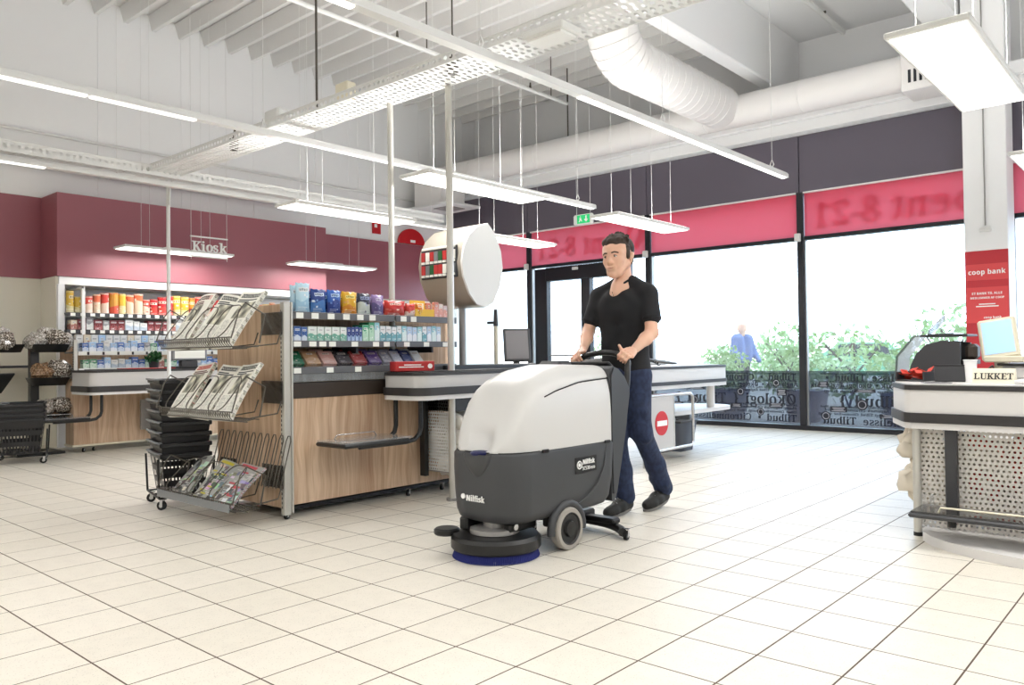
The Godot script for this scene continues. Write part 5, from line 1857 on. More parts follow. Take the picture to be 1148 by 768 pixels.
func checkout_kiosk() -> void:
	var o := thing("till_counter", "kiosk till counter with oak base and black belt", "checkout", V(0, 0, 0))
	part("oak_base", bb(V(-10.02, 0.09, -6.4), V(-9.78, 0.82, -3.48), 0.003), M.oak, o)
	part("base_edge", bb(V(-10.02, 0.07, -6.4), V(-9.76, 0.09, -3.46), 0.003), M.sign_cream, o)
	for c in [[-9.82, -3.6], [-9.84, -3.72], [-9.84, -4.9], [-9.84, -6.0]]:
		castor(V(c[0], 0, c[1]), 0.022, o, 0.6)
	part("dark_strip", bb(V(-9.79, 0.82, -6.4), V(-9.77, 0.9, -3.48)), M.plinth_brown, o)
	counter(o, -9.72, -9.12, -3.42, -6.6, [0.68, 0.71, 0.775, 0.925, 0.95], M.counter_grey, 0.08)
	part("belt", bb(V(-9.66, 0.95, -6.5), V(-9.18, 0.957, -3.55), 0.002), M.belt, o)
	bag_shelf(o, V(-9.6, 0.69, -3.6), 0.3, 0.62)
	part("side_cabinet", bb(V(-9.5, 0.16, -4.7), V(-9.2, 0.68, -4.35), 0.004), M.counter_grey, o)
	part("hinge_plate", bb(V(-9.72, 0.22, -4.32), V(-9.68, 0.58, -4.2), 0.004), M.grey_metal, o)
	part("cabinet_edge", bb(V(-9.5, 0.14, -4.36), V(-9.16, 0.69, -4.33), 0.003), M.counter_white, o)
	# low shelves over the oak base
	var sh := thing("kiosk_stand", "low shelf stand of small packs above the kiosk till base", "shelf unit", V(0, 0, 0))
	part("upright", bb(V(-9.86, 0.82, -3.54), V(-9.82, 1.3, -3.5), 0.002), M.pole_steel, sh)
	var b := MB.new()
	for k in 16:
		b.box(V(-9.84, 0.85 + k * 0.028, -3.4985), V(0.014, 0.014, 0.003))
	part("slots", b, M.dark_plastic, sh)
	part("back_panel", bb(V(-10.32, 0.82, -6.3), V(-10.3, 1.25, -3.52)), M.oak, sh)
	part("side_bracket", bb(V(-10.25, 0.9, -3.53), V(-9.86, 0.95, -3.51)), M.shelf_dark, sh)
	var tk := []
	for k in 12:
		tk.append(-3.66 - k * 0.17)
	shelf(sh, -9.84, 1.165, -3.55, -6.2, 0.42, 0.045, M.shelf_steel, M.ticket, [])
	for t in tk:
		part("ticket_clip", bb(V(-9.834, 1.125, t - 0.012), V(-9.832, 1.16, t + 0.012)), M.shelf_dark, sh)
	shelf(sh, -9.82, 0.965, -3.55, -6.2, 0.4, 0.045, M.shelf_steel, M.ticket, [])
	# wall shelves in the niche
	var ws := thing("wall_shelves", "white wall shelving full of cans and tubs in the kiosk niche", "shelf unit", V(0, 0, 0))
	part("upright", bb(V(-10.5, 0.9, -3.86), V(-10.46, 1.98, -3.82), 0.003), M.white_metal, ws)
	part("head_rail", bb(V(-10.98, 1.95, -3.85), V(-10.46, 1.98, -3.82), 0.003), M.white_metal, ws)
	part("back_panel", bb(V(-11.03, 0.9, -9.5), V(-11.0, 1.98, -3.64)), M.counter_white, ws)
	var t1 := []
	for k in 26:
		t1.append(-3.72 - k * 0.115)
	shelf(ws, -10.47, 1.65, -3.65, -9.4, 0.5, 0.045, M.shelf_steel, M.shelf_dark, t1)
	shelf(ws, -10.47, 1.44, -3.65, -9.4, 0.5, 0.045, M.shelf_steel, M.shelf_dark, t1)
	shelf(ws, -10.47, 1.2, -3.65, -9.4, 0.5, 0.04, M.shelf_steel, M.shelf_dark, [])
	# cans on the top shelf
	var cc := [["yellow", Color(0.85, 0.7, 0.25), Color(0.85, 0.8, 0.6)], ["red", Color(0.68, 0.12, 0.14), Color(0.75, 0.25, 0.2)], ["orange and white", Color(0.85, 0.4, 0.25), Color(0.85, 0.75, 0.65)], ["red and white", Color(0.78, 0.25, 0.2), Color(0.85, 0.75, 0.68)], ["gold", Color(0.78, 0.55, 0.2), Color(0.8, 0.3, 0.2)]]
	var cm := []
	for k in cc.size():
		cm.append(wrap_mat("can_%d" % k, 200 + k, cc[k][1], cc[k][2], Color(0.92, 0.88, 0.8), 0.3))
	var seq := [0, 0, 3, 2, 3, 4, 0, 2, 2, 3, 1, 1, 1, 0, 0, 4, 3, 2, 1, 1, 3, 2, 2, 3, 1, 4, 0, 2]
	var z := -3.67
	for k in seq.size():
		var tall: float = [0.27, 0.2, 0.21, 0.24, 0.26, 0.27, 0.26, 0.25][k % 8]
		var r: float = 0.044 + 0.006 * ((k * 7) % 3)
		z -= r
		single("snack_can", can_mesh(r, tall).mesh(), cm[seq[k]], V(-10.55, 1.651, z), 0.4 * k, "%s tube can, %s from the white post on the top kiosk shelf" % [cc[seq[k]][0], nth(k)], "can", "cans on the top kiosk shelf")
		z -= r + 0.004
	var kc := [["white", Color(0.86, 0.86, 0.84), Color(0.7, 0.75, 0.8)], ["maroon", Color(0.42, 0.1, 0.12), Color(0.6, 0.3, 0.3)], ["grey", Color(0.55, 0.55, 0.56), Color(0.82, 0.82, 0.8)], ["cream", Color(0.85, 0.8, 0.7), Color(0.7, 0.45, 0.4)], ["blue", Color(0.25, 0.4, 0.68), Color(0.8, 0.85, 0.92)], ["pale blue", Color(0.62, 0.75, 0.88), Color(0.9, 0.92, 0.95)], ["green", Color(0.3, 0.55, 0.4), Color(0.8, 0.88, 0.8)]]
	var km := []
	for k in kc.size():
		km.append(wrap_mat("kiosk_%d" % k, 230 + k, kc[k][1], kc[k][2], Color(0.9, 0.9, 0.9), 0.4))
	var s2 := [3, 1, 2, 1, 2, 1, 1, 0, 0, 0, 1, 1, 1, 3, 0, 0, 0, 2, 0, 2, 3, 1, 0, 2, 0, 3, 2, 0]
	z = -3.7
	for k in s2.size():
		var w: float = [0.08, 0.1, 0.09, 0.11][k % 4]
		var h: float = [0.1, 0.12, 0.14, 0.16][(k * 3 + 1) % 4] if s2[k] != 1 else 0.13
		single("biscuit_box", bx(V(0, h / 2, 0), V(w - 0.006, h, 0.12), 0.003).mesh(), km[s2[k]], V(-10.55, 1.441, z - w / 2), PI / 2, "%s packet, %s from the white post on the second kiosk shelf" % [kc[s2[k]][0], nth(k)], "packet", "packets on the second kiosk shelf")
		z -= w
	for row in [[-9.9, 1.166, "upper", 4, -3.6], [-9.88, 0.966, "lower", 0, -3.6]]:
		z = row[4]
		for k in 27:
			var w: float = [0.075, 0.085, 0.08][k % 3]
			var c: int = [4, 5, 4, 0, 5, 4, 5, 5, 4, 2, 6][k % 11] if row[2] == "upper" else [6, 6, 4, 5, 0, 0, 5, 4, 4, 6, 4, 3][k % 12]
			var h: float = [0.1, 0.11, 0.1, 0.13][k % 4]
			single("tobacco_pack", bx(V(0, h / 2, 0), V(w - 0.005, h, 0.09), 0.003).mesh(), km[c], V(row[0], row[1], z - w / 2), PI / 2, "%s small pack, %s from the slotted upright on the %s till shelf" % [kc[c][0], nth(k), row[2]], "packet", "packs on the %s till shelf" % row[2])
			z -= w
	# a second tier behind the upper row
	z = -3.6
	for k in 24:
		var w := 0.085
		single("tall_pack", bx(V(0, 0.1, 0), V(w - 0.006, 0.2, 0.07), 0.003).mesh(), km[[0, 3, 0, 5, 0, 0][k % 6]], V(-10.08, 1.166, z - w / 2), PI / 2, "%s tall pack, %s in the rear row of the upper till shelf" % [kc[[0, 3, 0, 5, 0, 0][k % 6]][0], nth(k)], "packet", "tall packs behind the upper till shelf")
		z -= w
	# till things on the kiosk counter
	var mo := thing("till_monitor", "grey cash display standing on the kiosk counter", "monitor", V(-9.3, 0.957, -4.6), PI / 2 - 0.1)
	part("case", bx(V(0, 0.16, 0), V(0.42, 0.14, 0.12), 0.012), M.shelf_steel, mo)
	part("screen", bx(V(0, 0.165, 0.062), V(0.36, 0.1, 0.004)), M.ticket, mo)
	part("foot", bx(V(0, 0.045, 0), V(0.2, 0.09, 0.1), 0.01), M.shelf_dark, mo)
	part("base_plate", bx(V(0, 0.01, 0), V(0.5, 0.02, 0.2), 0.004), M.dark_plastic, mo)
	var pl := thing("potted_plant", "small green plant on the kiosk counter beside the cash display", "plant", V(-9.6, 0.957, -4.32))
	part("pot", cy(V(0, 0, 0), V(0, 0.08, 0), 0.05, 0.06, 14), M.shelf_dark, pl)
	part("foliage", leafy(V(0, 0.13, 0), V(0.09, 0.08, 0.09), 160, 0.03), M.green_tub, pl)
	single("red_mat", bx(V(0, 0.004, 0), V(0.3, 0.008, 0.55), 0.002).mesh(), M.card_red, V(-9.3, 0.957, -4.1), 0.0, "flat red payment mat on the kiosk counter belt", "mat")


func checkout_closed() -> void:
	var o := thing("till_counter", "closed till with cream counter, perforated panel and glass shelf", "checkout", V(0, 0, 0))
	var plan := PackedVector2Array([Vector2(-1.29, 4.905), Vector2(-1.325, 4.925), Vector2(-1.35, 4.97), Vector2(-1.48, 5.25), Vector2(-1.5, 5.31), Vector2(-1.505, 5.4), Vector2(-1.505, 7.6), Vector2(-0.1, 7.6), Vector2(-0.1, 4.905)])
	for a in [["lower_lip", 0.615, 0.65, 0.006, M.counter_white], ["bumper", 0.65, 0.705, 0.014, M.bumper], ["side_band", 0.705, 0.835, 0.0, M.counter_white], ["top_rim", 0.835, 0.862, 0.006, M.bumper], ["counter_top", 0.862, 0.868, -0.01, M.counter_grey]]:
		var q := MB.new()
		q.xf = Transform3D(TO_Y, Vector3.ZERO)
		q.prism(Geometry2D.offset_polygon(plan, a[3])[0] if a[3] != 0.0 else plan, a[1], a[2])
		part(a[0], q, a[4], o)
	for x in [-1.28, -0.2]:
		part("leg", cy(V(x, 0.02, -4.95), V(x, 0.62, -4.95), 0.022, -1, 16), M.pole_steel, o)
		part("leg_foot", cy(V(x, 0.0, -4.95), V(x, 0.022, -4.95), 0.024, -1, 16), M.black_plastic, o)
	part("inner_post", bb(V(-1.13, 0.16, -4.97), V(-1.07, 0.62, -4.93), 0.004), M.shelf_dark, o)
	var b := MB.new()
	b.holes(V(-1.27, 0.04, -4.985), V(0.0265, 0, 0), V(0, 0.0265, 0), 42, 22, 0.007, 0.007)
	part("perforated_panel", b, M.perforated, o)
	b = MB.new()
	b.holes(V(-1.27, 0.04, -4.985), V(0, 0, -0.0265), V(0, 0.0265, 0), 30, 22, 0.0095, 0.0095)
	part("perforated_side", b, M.perforated, o)
	var sw := []
	for yy in [0.0, 0.05]:
		var row := []
		for k in 15:
			var t := PI + PI * k / 14.0
			row.append(V(-0.35 + cos(t) * 0.9, yy, -4.95 - sin(t) * 0.5))
		for k in 2:
			row.append(V(0.55 if k == 0 else -1.25, yy, -6.0))
		sw.append(row)
	b = MB.new()
	b.loft(sw)
	part("curved_plinth", b, M.counter_white, o)
	part("bag_heap", bag_heap(V(-0.85, 0.3, -5.25), V(0.4, 0.2, 0.14), 120), M.bag_paper, o).set_meta("kind", "stuff")
	part("bag_heap", bag_heap(V(-1.34, 0.38, -5.25), V(0.04, 0.16, 0.12), 22), M.bag_paper, o).set_meta("kind", "stuff")
	part("red_bags", bag_heap(V(-0.75, 0.4, -5.12), V(0.28, 0.14, 0.04), 12), M.receipt_red, o).set_meta("kind", "stuff")
	# shelf for bags
	part("shelf_frame", bb(V(-1.24, 0.165, -4.88), V(-0.1, 0.19, -4.6), 0.008), M.shelf_dark, o)
	part("shelf_glass", bb(V(-1.23, 0.19, -4.87), V(-0.1, 0.2, -4.61), 0.003), M.smoke_acrylic, o)
	part("shelf_wire", tb([V(-1.1, 0.2, -4.65), V(-1.09, 0.225, -4.65), V(-0.1, 0.225, -4.65)], 0.006, 6), M.sign_cream, o)
	part("shelf_knob", cy(V(-1.05, 0.12, -4.7), V(-1.05, 0.165, -4.7), 0.022, -1, 12), M.black_plastic, o)
	for x in [-1.19, -1.15]:
		part("shelf_tag", bb(V(x - 0.03, 0.19, -4.88), V(x - 0.026, 0.26, -4.8)), M.clear_plastic, o)
	part("raised_guard", bb(V(-1.0, 0.868, -7.4), V(-0.1, 0.96, -5.75), 0.02), M.counter_white, o)
	part("guard_trim", bb(V(-1.01, 0.958, -7.41), V(-0.1, 0.972, -5.74), 0.004), M.bumper, o)
	# things on the counter
	var l := thing("closed_sign", "cream tent sign reading closed on the cream counter", "sign", V(-0.925, 0.868, -5.18), -0.03)
	b = MB.new()
	b.xf = Transform3D(TO_X, Vector3.ZERO)
	b.prism(PackedVector2Array([Vector2(-0.035, 0), Vector2(0.035, 0), Vector2(0.012, 0.085), Vector2(-0.012, 0.085)]), -0.105, 0.105)
	part("card", b, M.sign_cream, l)
	letters(l, "lettering", "LUKKET", 0.047, Transform3D(Basis(Vector3.RIGHT, -0.26), V(0, 0.04, 0.0265)), M.black_print, true, true, 0.002)
	var sc := thing("bottle_scanner", "dark grey rounded counter scanner with clear lid beside the monitor", "scanner", V(-1.36, 0.868, -5.7))
	b = MB.new()
	var pr := PackedVector2Array([Vector2(-0.15, 0), Vector2(0.16, 0), Vector2(0.16, 0.24), Vector2(0.06, 0.255), Vector2(-0.04, 0.23), Vector2(-0.1, 0.17), Vector2(-0.135, 0.09)])
	b.prism(pr, 0.0, 0.02)
	part("side_cheek", b, M.shelf_dark, sc)
	b = MB.new()
	b.prism(pr, -0.3, -0.28)
	part("side_cheek", b, M.shelf_dark, sc)
	part("drum", cy(V(0, 0.11, -0.28), V(0, 0.11, 0.0), 0.1, -1, 20), M.dark_plastic, sc)
	b = MB.new()
	b.prism(PackedVector2Array([Vector2(-0.24, 0.02), Vector2(-0.225, 0.02), Vector2(-0.215, 0.15), Vector2(-0.11, 0.28), Vector2(0.12, 0.295), Vector2(0.12, 0.305), Vector2(-0.12, 0.29), Vector2(-0.23, 0.155)]), -0.28, 0.0)
	part("clear_lid", b, M.smoke_acrylic, sc)
	part("lid_edge", bb(V(-0.08, 0.28, -0.29), V(0.2, 0.295, 0.01), 0.004), M.shelf_dark, sc)
	b = MB.new()
	b.xf = Transform3D(Basis(Vector3.BACK, 0.9) * Basis(Vector3.UP, 0.5), V(0.02, 0.35, 0.0))
	b.box(Vector3.ZERO, V(0.15, 0.01, 0.13), 0.003)
	part("flap", b, M.smoke_acrylic, sc)
	part("coin_slot", bb(V(0.17, 0.1, -0.1), V(0.25, 0.13, 0.02), 0.004), M.shelf_dark, sc)
	part("coin_tower", bb(V(0.18, 0.13, -0.12), V(0.25, 0.23, 0.0), 0.02), M.plinth_brown, sc)
	var mo := thing("till_monitor", "cream till monitor tilted on the closed counter", "monitor", V(-1.0, 0.9, -5.75), -0.1)
	b = MB.new()
	b.xf = Transform3D(Basis(Vector3.UP, 0.1) * Basis(Vector3.RIGHT, -0.32) * Basis(Vector3.BACK, 0.16), V(0, 0.23, 0))
	b.box(V(0, 0, -0.015), V(0.21, 0.27, 0.05), 0.012)
	part("case", b, M.monitor_cream, mo)
	b = MB.new()
	b.xf = Transform3D(Basis(Vector3.UP, 0.1) * Basis(Vector3.RIGHT, -0.32) * Basis(Vector3.BACK, 0.16), V(0, 0.23, 0))
	b.box(V(0, 0.005, 0.011), V(0.165, 0.215, 0.004))
	part("screen", b, M.screen_glow, mo)
	part("ledge", bx(V(0.04, 0.1, 0.03), V(0.22, 0.04, 0.06), 0.008), M.monitor_cream, mo)
	part("stand", cy(V(0, -0.032, -0.05), V(0, 0.14, -0.05), 0.04, -1, 12), M.monitor_cream, mo)
	var bo := thing("card_box", "dark grey box in front of the counter scanner", "box", V(-1.18, 0.868, -5.38))
	part("body", bx(V(0, 0.05, 0), V(0.19, 0.1, 0.08), 0.006), M.shelf_dark, bo)
	part("rim", bx(V(0, 0.1, 0), V(0.192, 0.006, 0.082), 0.001), M.dark_plastic, bo)
	var cup := thing("paper_cup", "white paper cup beside the dark grey box", "cup", V(-1.08, 0.868, -5.36))
	part("wall", cy(V(0, 0, 0), V(0, 0.13, 0), 0.03, 0.036, 16), M.paper_cup, cup)
	part("lip", ring(V(0, 0.13, 0), Vector3.UP, 0.036, 0.003), M.paper_cup, cup)
	var tr := thing("receipt_tray", "open tray heaped with red receipts on the closed counter", "tray", V(-1.39, 0.868, -5.42), -0.2)
	part("floor", bx(V(0, 0.005, 0), V(0.17, 0.01, 0.2), 0.003), M.shelf_dark, tr)
	for a in [[-0.085, 0.0, 0.008, 0.2], [0.085, 0.0, 0.008, 0.2]]:
		part("wall", bx(V(a[0], 0.03, a[1]), V(a[2], 0.06, a[3]), 0.002), M.shelf_dark, tr)
	b = MB.new()
	for k in 26:
		b.xf = Transform3D(Basis.from_euler(V(rng.randf_range(-0.5, 0.5), rng.randf() * 6, rng.randf_range(-0.5, 0.5))), V(rng.randf_range(-0.06, 0.06), rng.randf_range(0.02, 0.075), rng.randf_range(-0.07, 0.07)))
		b.box(Vector3.ZERO, V(0.06, 0.002, 0.04))
	part("receipts", b, M.receipt_red, tr).set_meta("kind", "stuff")
	single("folded_leaflet", bx(V(0, 0.003, 0), V(0.14, 0.006, 0.1), 0.001).mesh(), M.screen_off, V(-1.2, 0.868, -5.08), 0.5, "grey folded leaflet lying in front of the receipt tray", "leaflet")
	single("cable_bundle", tb([V(0, 0.01, 0), V(0.05, 0.05, 0.02), V(0.1, 0.09, 0), V(0.12, 0.03, -0.03), V(0.05, 0.01, -0.05)], 0.008, 6).mesh(), M.dark_plastic, V(-1.1, 0.87, -5.55), 0.0, "dark cable looped at the foot of the cream monitor", "cable")
	single("white_tray", bx(V(0, 0.012, 0), V(0.3, 0.024, 0.2), 0.006).mesh(), M.counter_white, V(-0.66, 0.868, -5.15), 0.0, "flat white tray beside the tent sign", "tray")


# Slightly sagging bundle of newsprint: w wide, h tall, leaning back; printed face up front.
func paper_mesh(w: float, h: float, t: float, sag: float, sd: float) -> MB:
	var b := MB.new()
	var f := []
	var k := []
	for j in 9:
		var v := j / 8.0
		var a := []
		var c := []
		for i in 7:
			var u := i / 6.0
			var z := sag * sin(PI * v) + 0.012 * sin(u * 3.1 + sd) * v + 0.02 * v * v * sin(sd * 2.0 + u * 2.0)
			a.append(V((u - 0.5) * w + 0.01 * v * sin(sd), v * h, z))
			c.append(V((u - 0.5) * w + 0.01 * v * sin(sd), v * h, z - t))
		f.append(a)
		k.append(c)
	b.grid(f, false, false)
	b.grid(k, false, true)
	for j in 8:
		b.quad(k[j][0], f[j][0], f[j + 1][0], k[j + 1][0])
		b.quad(f[j][6], k[j][6], k[j + 1][6], f[j + 1][6])
	for i in 6:
		b.quad(f[8][i], f[8][i + 1], k[8][i + 1], k[8][i])
		b.quad(k[0][i], k[0][i + 1], f[0][i + 1], f[0][i])
	return b


func news() -> void:
	var names := ["upper", "middle", "lowest"]
	var specs := [[1.135, 0.44, 0.62, "newspaper"], [0.68, 0.42, 0.62, "newspaper"], [0.125, 0.34, 0.78, "magazine"]]
	var looks := [["folded newspaper with a red masthead corner", "folded newspaper with a pale picture front", "folded newspaper with a large yellowed photo"], ["folded newspaper with red headings and small columns", "folded newspaper turned on its side with long dark headline", "folded newspaper with black masthead and forest photo"], ["glossy grey magazine showing equipment", "glossy magazine with yellow price patches", "glossy magazine with pink and orange cover"]]
	for r in 3:
		var y: float = specs[r][0]
		var lean: float = specs[r][2]
		var o := thing("wire_rack", "%s wire news rack hooked on the oak end panel" % names[r], "rack", V(-4.95, y, -2.5))
		# brackets to the upright
		part("bracket_plate", bb(V(0.14, 0.08, -0.395), V(0.39, 0.23, -0.388), 0.002), M.smoke_acrylic, o)
		part("bracket_plate", bb(V(-0.42, 0.08, -0.4), V(-0.2, 0.23, -0.393), 0.002), M.smoke_acrylic, o)
		# lattice trough
		var b := MB.new()
		for k in 33:
			var x := -0.48 + k * 0.029
			b.tube([V(x, 0.055, 0.03), V(x + 0.0145, 0.02, 0.02), V(x + 0.0145, 0.0, 0.0), V(x, -0.012, -0.08), V(x, 0.0, -0.16)], 0.0028, 4)
			b.tube([V(x + 0.029, 0.055, 0.03), V(x + 0.0145, 0.02, 0.02)], 0.0028, 4)
		for q in [V(0, 0.056, 0.03), V(0, 0.0, 0.002), V(0, -0.012, -0.08), V(0, 0.0, -0.16)]:
			b.tube([q + V(-0.49, 0, 0), q + V(0.49, 0, 0)], 0.004, 5)
		part("lattice_trough", b, M.wire, o)
		# side hoops and back arms
		for x in [-0.5, 0.5]:
			part("side_hoop", tb([V(x, 0.05, 0.03), V(x - 0.01, 0.22, -0.03), V(x - 0.005, 0.27, -0.07), V(x, 0.2, -0.2), V(x, 0.02, -0.16)], 0.005, 6), M.wire, o)
		for x in [-0.3, 0.1, 0.38]:
			part("back_arm", tb([V(x, 0.0, -0.16), V(x, 0.02, -0.36), V(x, 0.1, -0.39)], 0.005, 6), M.wire, o)
		var loops := MB.new()
		for k in 3:
			var cx := -0.3 + k * 0.29
			var pts := []
			for q in rrect(0.2, 0.26, 0.07, 4):
				pts.append(V(cx + q.x + q.y * 0.12, 0.16 + q.y * cos(lean), 0.028 - (q.y + 0.13) * sin(lean)))
			part("front_loop", tb(pts, 0.0038, 5, true), M.wire, o)
		if r == 2:
			part("title_strip", bb(V(-0.48, 0.0, 0.034), V(0.48, 0.05, 0.04), 0.002), M.shelf_steel, o)
			for k in 11:
				var x := -0.4 + k * 0.085
				part("back_hoop", tb([V(x, 0.1, -0.3), V(x, 0.4, -0.38), V(x + 0.015, 0.43, -0.385), V(x + 0.035, 0.43, -0.385), V(x + 0.05, 0.4, -0.38), V(x + 0.05, 0.1, -0.3)], 0.004, 5), M.wire, o)
		# the papers themselves
		for k in 3:
			var m: Material = M["news_%d" % ((r * 3 + k) % 6)] if r < 2 else M["magazine_%d" % k]
			var cx := -0.3 + k * 0.29
			var w := 0.245 if r < 2 else 0.22
			var s := single(specs[r][3], paper_mesh(w, specs[r][1], 0.028 if r < 2 else 0.02, 0.008, r * 3.0 + k).mesh(), m, V(-4.95 + cx, y + 0.004, -2.505), 0.0, "%s in the %s wire rack" % [looks[r][k], names[r]], specs[r][3], "papers in the %s news rack" % names[r])
			s.rotation = V(-lean + [0.0, -0.05, 0.03][k], 0.0, [0.05, -0.03, 0.02][k])


# A shopping basket: tapered tub with slotted sides, rim and folded handle.
func basket(at: Vector3, turn: float, label: String, group: String, full: bool, big := 1.0) -> Node3D:
	var o := thing("shopping_basket", label, "basket", at, turn, group)
	var h := 0.27 * big
	var B := [0.17 * big, 0.13 * big]
	var T := [0.225 * big, 0.165 * big]
	var lo := [V(-B[0], 0, -B[1]), V(B[0], 0, -B[1]), V(B[0], 0, B[1]), V(-B[0], 0, B[1])]
	var hi := [V(-T[0], h, -T[1]), V(T[0], h, -T[1]), V(T[0], h, T[1]), V(-T[0], h, T[1])]
	if full:
		for k in 4:
			var a: Vector3 = lo[k]
			var c: Vector3 = lo[(k + 1) % 4]
			var d: Vector3 = hi[k]
			var e: Vector3 = hi[(k + 1) % 4]
			var b := MB.new()
			var nx := 12
			for j in 3:
				var v0: float = [0.0, 0.3, 0.62][j]
				var v1: float = [0.3, 0.62, 1.0][j]
				for i in nx:
					var u0 := float(i) / nx
					var u1 := float(i + 1) / nx
					var q0 := a.lerp(c, u0).lerp(d.lerp(e, u0), v0)
					var q1 := a.lerp(c, u1).lerp(d.lerp(e, u1), v0)
					var q2 := a.lerp(c, u1).lerp(d.lerp(e, u1), v1)
					var q3 := a.lerp(c, u0).lerp(d.lerp(e, u0), v1)
					var m := (q0 + q1 + q2 + q3) / 4
					var i0 := q0.lerp(m, 0.42)
					var i1 := q1.lerp(m, 0.42)
					var i2 := q2.lerp(m, 0.42)
					var i3 := q3.lerp(m, 0.42)
					b.quad(q1, q0, i0, i1)
					b.quad(q2, q1, i1, i2)
					b.quad(q3, q2, i2, i3)
					b.quad(q0, q3, i3, i0)
			part("slotted_side", b, M.basket_black, o)
		part("floor", bb(lo[0], lo[2] + V(0, 0.006, 0)), M.basket_black, o)
	else:
		var b := MB.new()
		for k in 4:
			b.quad(lo[(k + 1) % 4].lerp(hi[(k + 1) % 4], 0.62), lo[k].lerp(hi[k], 0.62), hi[k], hi[(k + 1) % 4])
		part("side_walls", b, M.basket_black, o)
	var rim := MB.new()
	for k in 4:
		var a: Vector3 = hi[k]
		var c: Vector3 = hi[(k + 1) % 4]
		rim.box((a + c) / 2 + V(0, 0.006, 0), (c - a).abs() + V(0.024, 0.03, 0.024), 0.005)
	part("rim", rim, M.basket_black, o)
	part("carry_handle", tb([V(-0.2, h + 0.012, 0.12), V(-0.18, h + 0.022, 0.19), V(0.18, h + 0.022, 0.19), V(0.2, h + 0.012, 0.12)], 0.009, 6), M.shelf_steel, o)
	return o


func basket_trolley(at: Vector3, turn: float, label: String, g := 1.0) -> void:
	var o := thing("basket_trolley", label, "trolley", at, turn)
	var b := MB.new()
	var y := 0.085
	b.tube([V(-0.22 * g, y, -0.18 * g), V(0.22 * g, y, -0.18 * g), V(0.22 * g, y, 0.18 * g), V(-0.22 * g, y, 0.18 * g)], 0.009, 6, true)
	b.tube([V(0, y, -0.18 * g), V(0, y, 0.18 * g)], 0.008, 6)
	part("base_frame", b, M.black_plastic, o)
	for q in [[-0.2, -0.16], [0.2, -0.16], [-0.2, 0.16], [0.2, 0.16]]:
		castor(V(q[0] * g, 0, q[1] * g), 0.032, o, rng.randf_range(-1, 1))
	for q in [[-0.235, 0.19], [0.235, 0.19], [0.235, -0.19], [-0.235, -0.19]]:
		part("corner_leg", cy(V(q[0] * 0.95 * g, y, q[1] * 0.95 * g), V(q[0] * g, 0.36, q[1] * g), 0.008, -1, 6), M.black_plastic, o)


func baskets() -> void:
	var c := V(-5.72, 0.0, -2.76)
	basket_trolley(c, -0.25, "wheeled trolley under the tall stack of black baskets")
	for k in 8:
		basket(c + V(0, 0.1 + k * 0.075, 0), -0.25, "black plastic shopping basket, %s from the bottom of the tall stack" % nth(k), "baskets stacked beside the news racks", k == 0)
	c = V(-9.42, 0.0, -2.84)
	basket_trolley(c, -0.35, "wheeled trolley under the short stack of black baskets", 1.3)
	for k in 4:
		basket(c + V(0, 0.1 + k * 0.05, 0), -0.35, "black plastic shopping basket, %s from the bottom of the short stack" % nth(k), "baskets stacked before the snack tower", k == 0, 1.3)
	single("carton_tray", bx(V(0, 0, 0), V(0.3, 0.02, 0.26), 0.004).mesh(), M.dark_plastic, V(-9.9, 0.82, -2.75), 0.4, "dark tilted tray leaning over the short basket stack", "tray").rotation.z = 0.8


# Crinkled clear snack bag.
func crinkle(r: Vector3, sd: int) -> MB:
	var b := MB.new()
	var n := noise(sd, 6.0, 2)
	var rows := []
	for j in 9:
		var a := PI * j / 8.0 - PI / 2
		var row := []
		for i in 12:
			var t := -TAU * i / 12
			var d := V(cos(a) * cos(t), sin(a), cos(a) * sin(t))
			row.append(d * r * (1.0 + 0.5 * n.get_noise_3dv(d)))
		rows.append(row)
	for j in 8:
		for i in 12:
			b.quad(rows[j][i], rows[j][(i + 1) % 12], rows[j + 1][(i + 1) % 12], rows[j + 1][i])
	return b


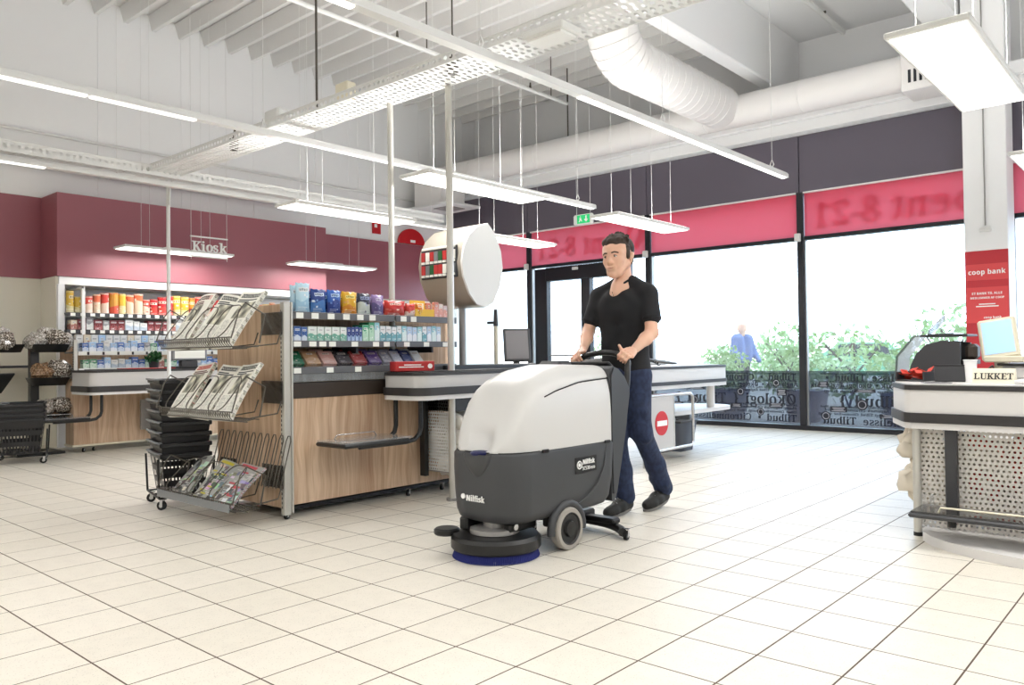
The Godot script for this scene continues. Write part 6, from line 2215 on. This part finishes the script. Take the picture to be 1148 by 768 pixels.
func snack_tower() -> void:
	var at := V(-10.1, 0, -3.17)
	var o := thing("snack_tower", "dark display tower with trays of nuts beside the short basket stack", "display stand", at)
	part("pole", bx(V(0, 0.6, 0), V(0.09, 1.2, 0.09), 0.006), M.dark_plastic, o)
	part("foot", bx(V(0, 0.015, 0), V(0.5, 0.03, 0.5), 0.006), M.dark_plastic, o)
	var nm := []
	for k in 3:
		var im := Image.create(64, 64, false, Image.FORMAT_RGB8)
		var nz := noise(90 + k, 0.11, 2)
		for y in 64:
			for x in 64:
				var g := nz.get_noise_2d(x, y)
				im.set_pixel(x, y, [Color(0.3, 0.26, 0.22), Color(0.42, 0.3, 0.2), Color(0.62, 0.6, 0.57)][k] if g < 0.0 else ([Color(0.8, 0.78, 0.74), Color(0.68, 0.55, 0.42), Color(0.88, 0.87, 0.85)][k] if g > 0.14 else Color(0.56, 0.5, 0.44)))
		var q := mat("nut_%d" % k, Color.WHITE, 0.2)
		triplanar(q, tex(im), 6.0)
		nm.append(q)
	var tiers := [[1.16, "top"], [0.78, "middle"], [0.36, "lowest"]]
	for t in 3:
		var y: float = tiers[t][0]
		for s in 2:
			var c := V(-0.05 if s == 0 else 0.08, y, 0.3 if s == 0 else -0.12)
			if t > 0 and s == 0:
				continue
			var b := MB.new()
			b.loft([[c + V(-0.12, 0, -0.15), c + V(0.12, 0, -0.15), c + V(0.12, 0, 0.15), c + V(-0.12, 0, 0.15)], [c + V(-0.17, 0.09, -0.18), c + V(0.17, 0.09, -0.18), c + V(0.17, 0.09, 0.18), c + V(-0.17, 0.09, 0.18)]])
			part("tray", b, M.dark_plastic, o)
	var places := [[0, 0.1, 0.3, 0], [0, 0.02, 0.4, 2], [0, -0.1, 0.26, 2], [0, 0.1, -0.06, 2], [0, 0.15, -0.22, 0], [0, 0.0, -0.2, 2], [0, 0.08, -0.34, 2], [1, 0.1, -0.1, 1], [1, 0.12, -0.26, 0], [1, 0.05, -0.3, 2], [2, 0.1, -0.12, 2], [2, 0.14, -0.28, 0], [2, 0.02, -0.22, 1]]
	for k in places.size():
		var q: Array = places[k]
		var y: float = tiers[q[0]][0] + 0.13 + 0.03 * (k % 3)
		single("nut_bag", crinkle(V(0.12, 0.095, 0.14), 300 + k).mesh(), nm[q[3]], at + V(q[1], y, q[2] + 0.05), k * 0.7, "%s bag of nuts, %s heaped on the %s tray of the tower" % [["grey", "brown", "pale foil"][q[3]], nth(k), tiers[q[0]][1]], "snack bag", "nut bags on the display tower")
	# small dark shelf at the wall edge
	single("wall_shelf", bb(V(-0.3, 0, -0.2), V(0.1, 0.03, 0.9), 0.005).mesh(), M.shelf_dark, V(-10.7, 0.98, -3.4), 0.0, "small dark shelf on the cream wall beside the tower", "shelf")
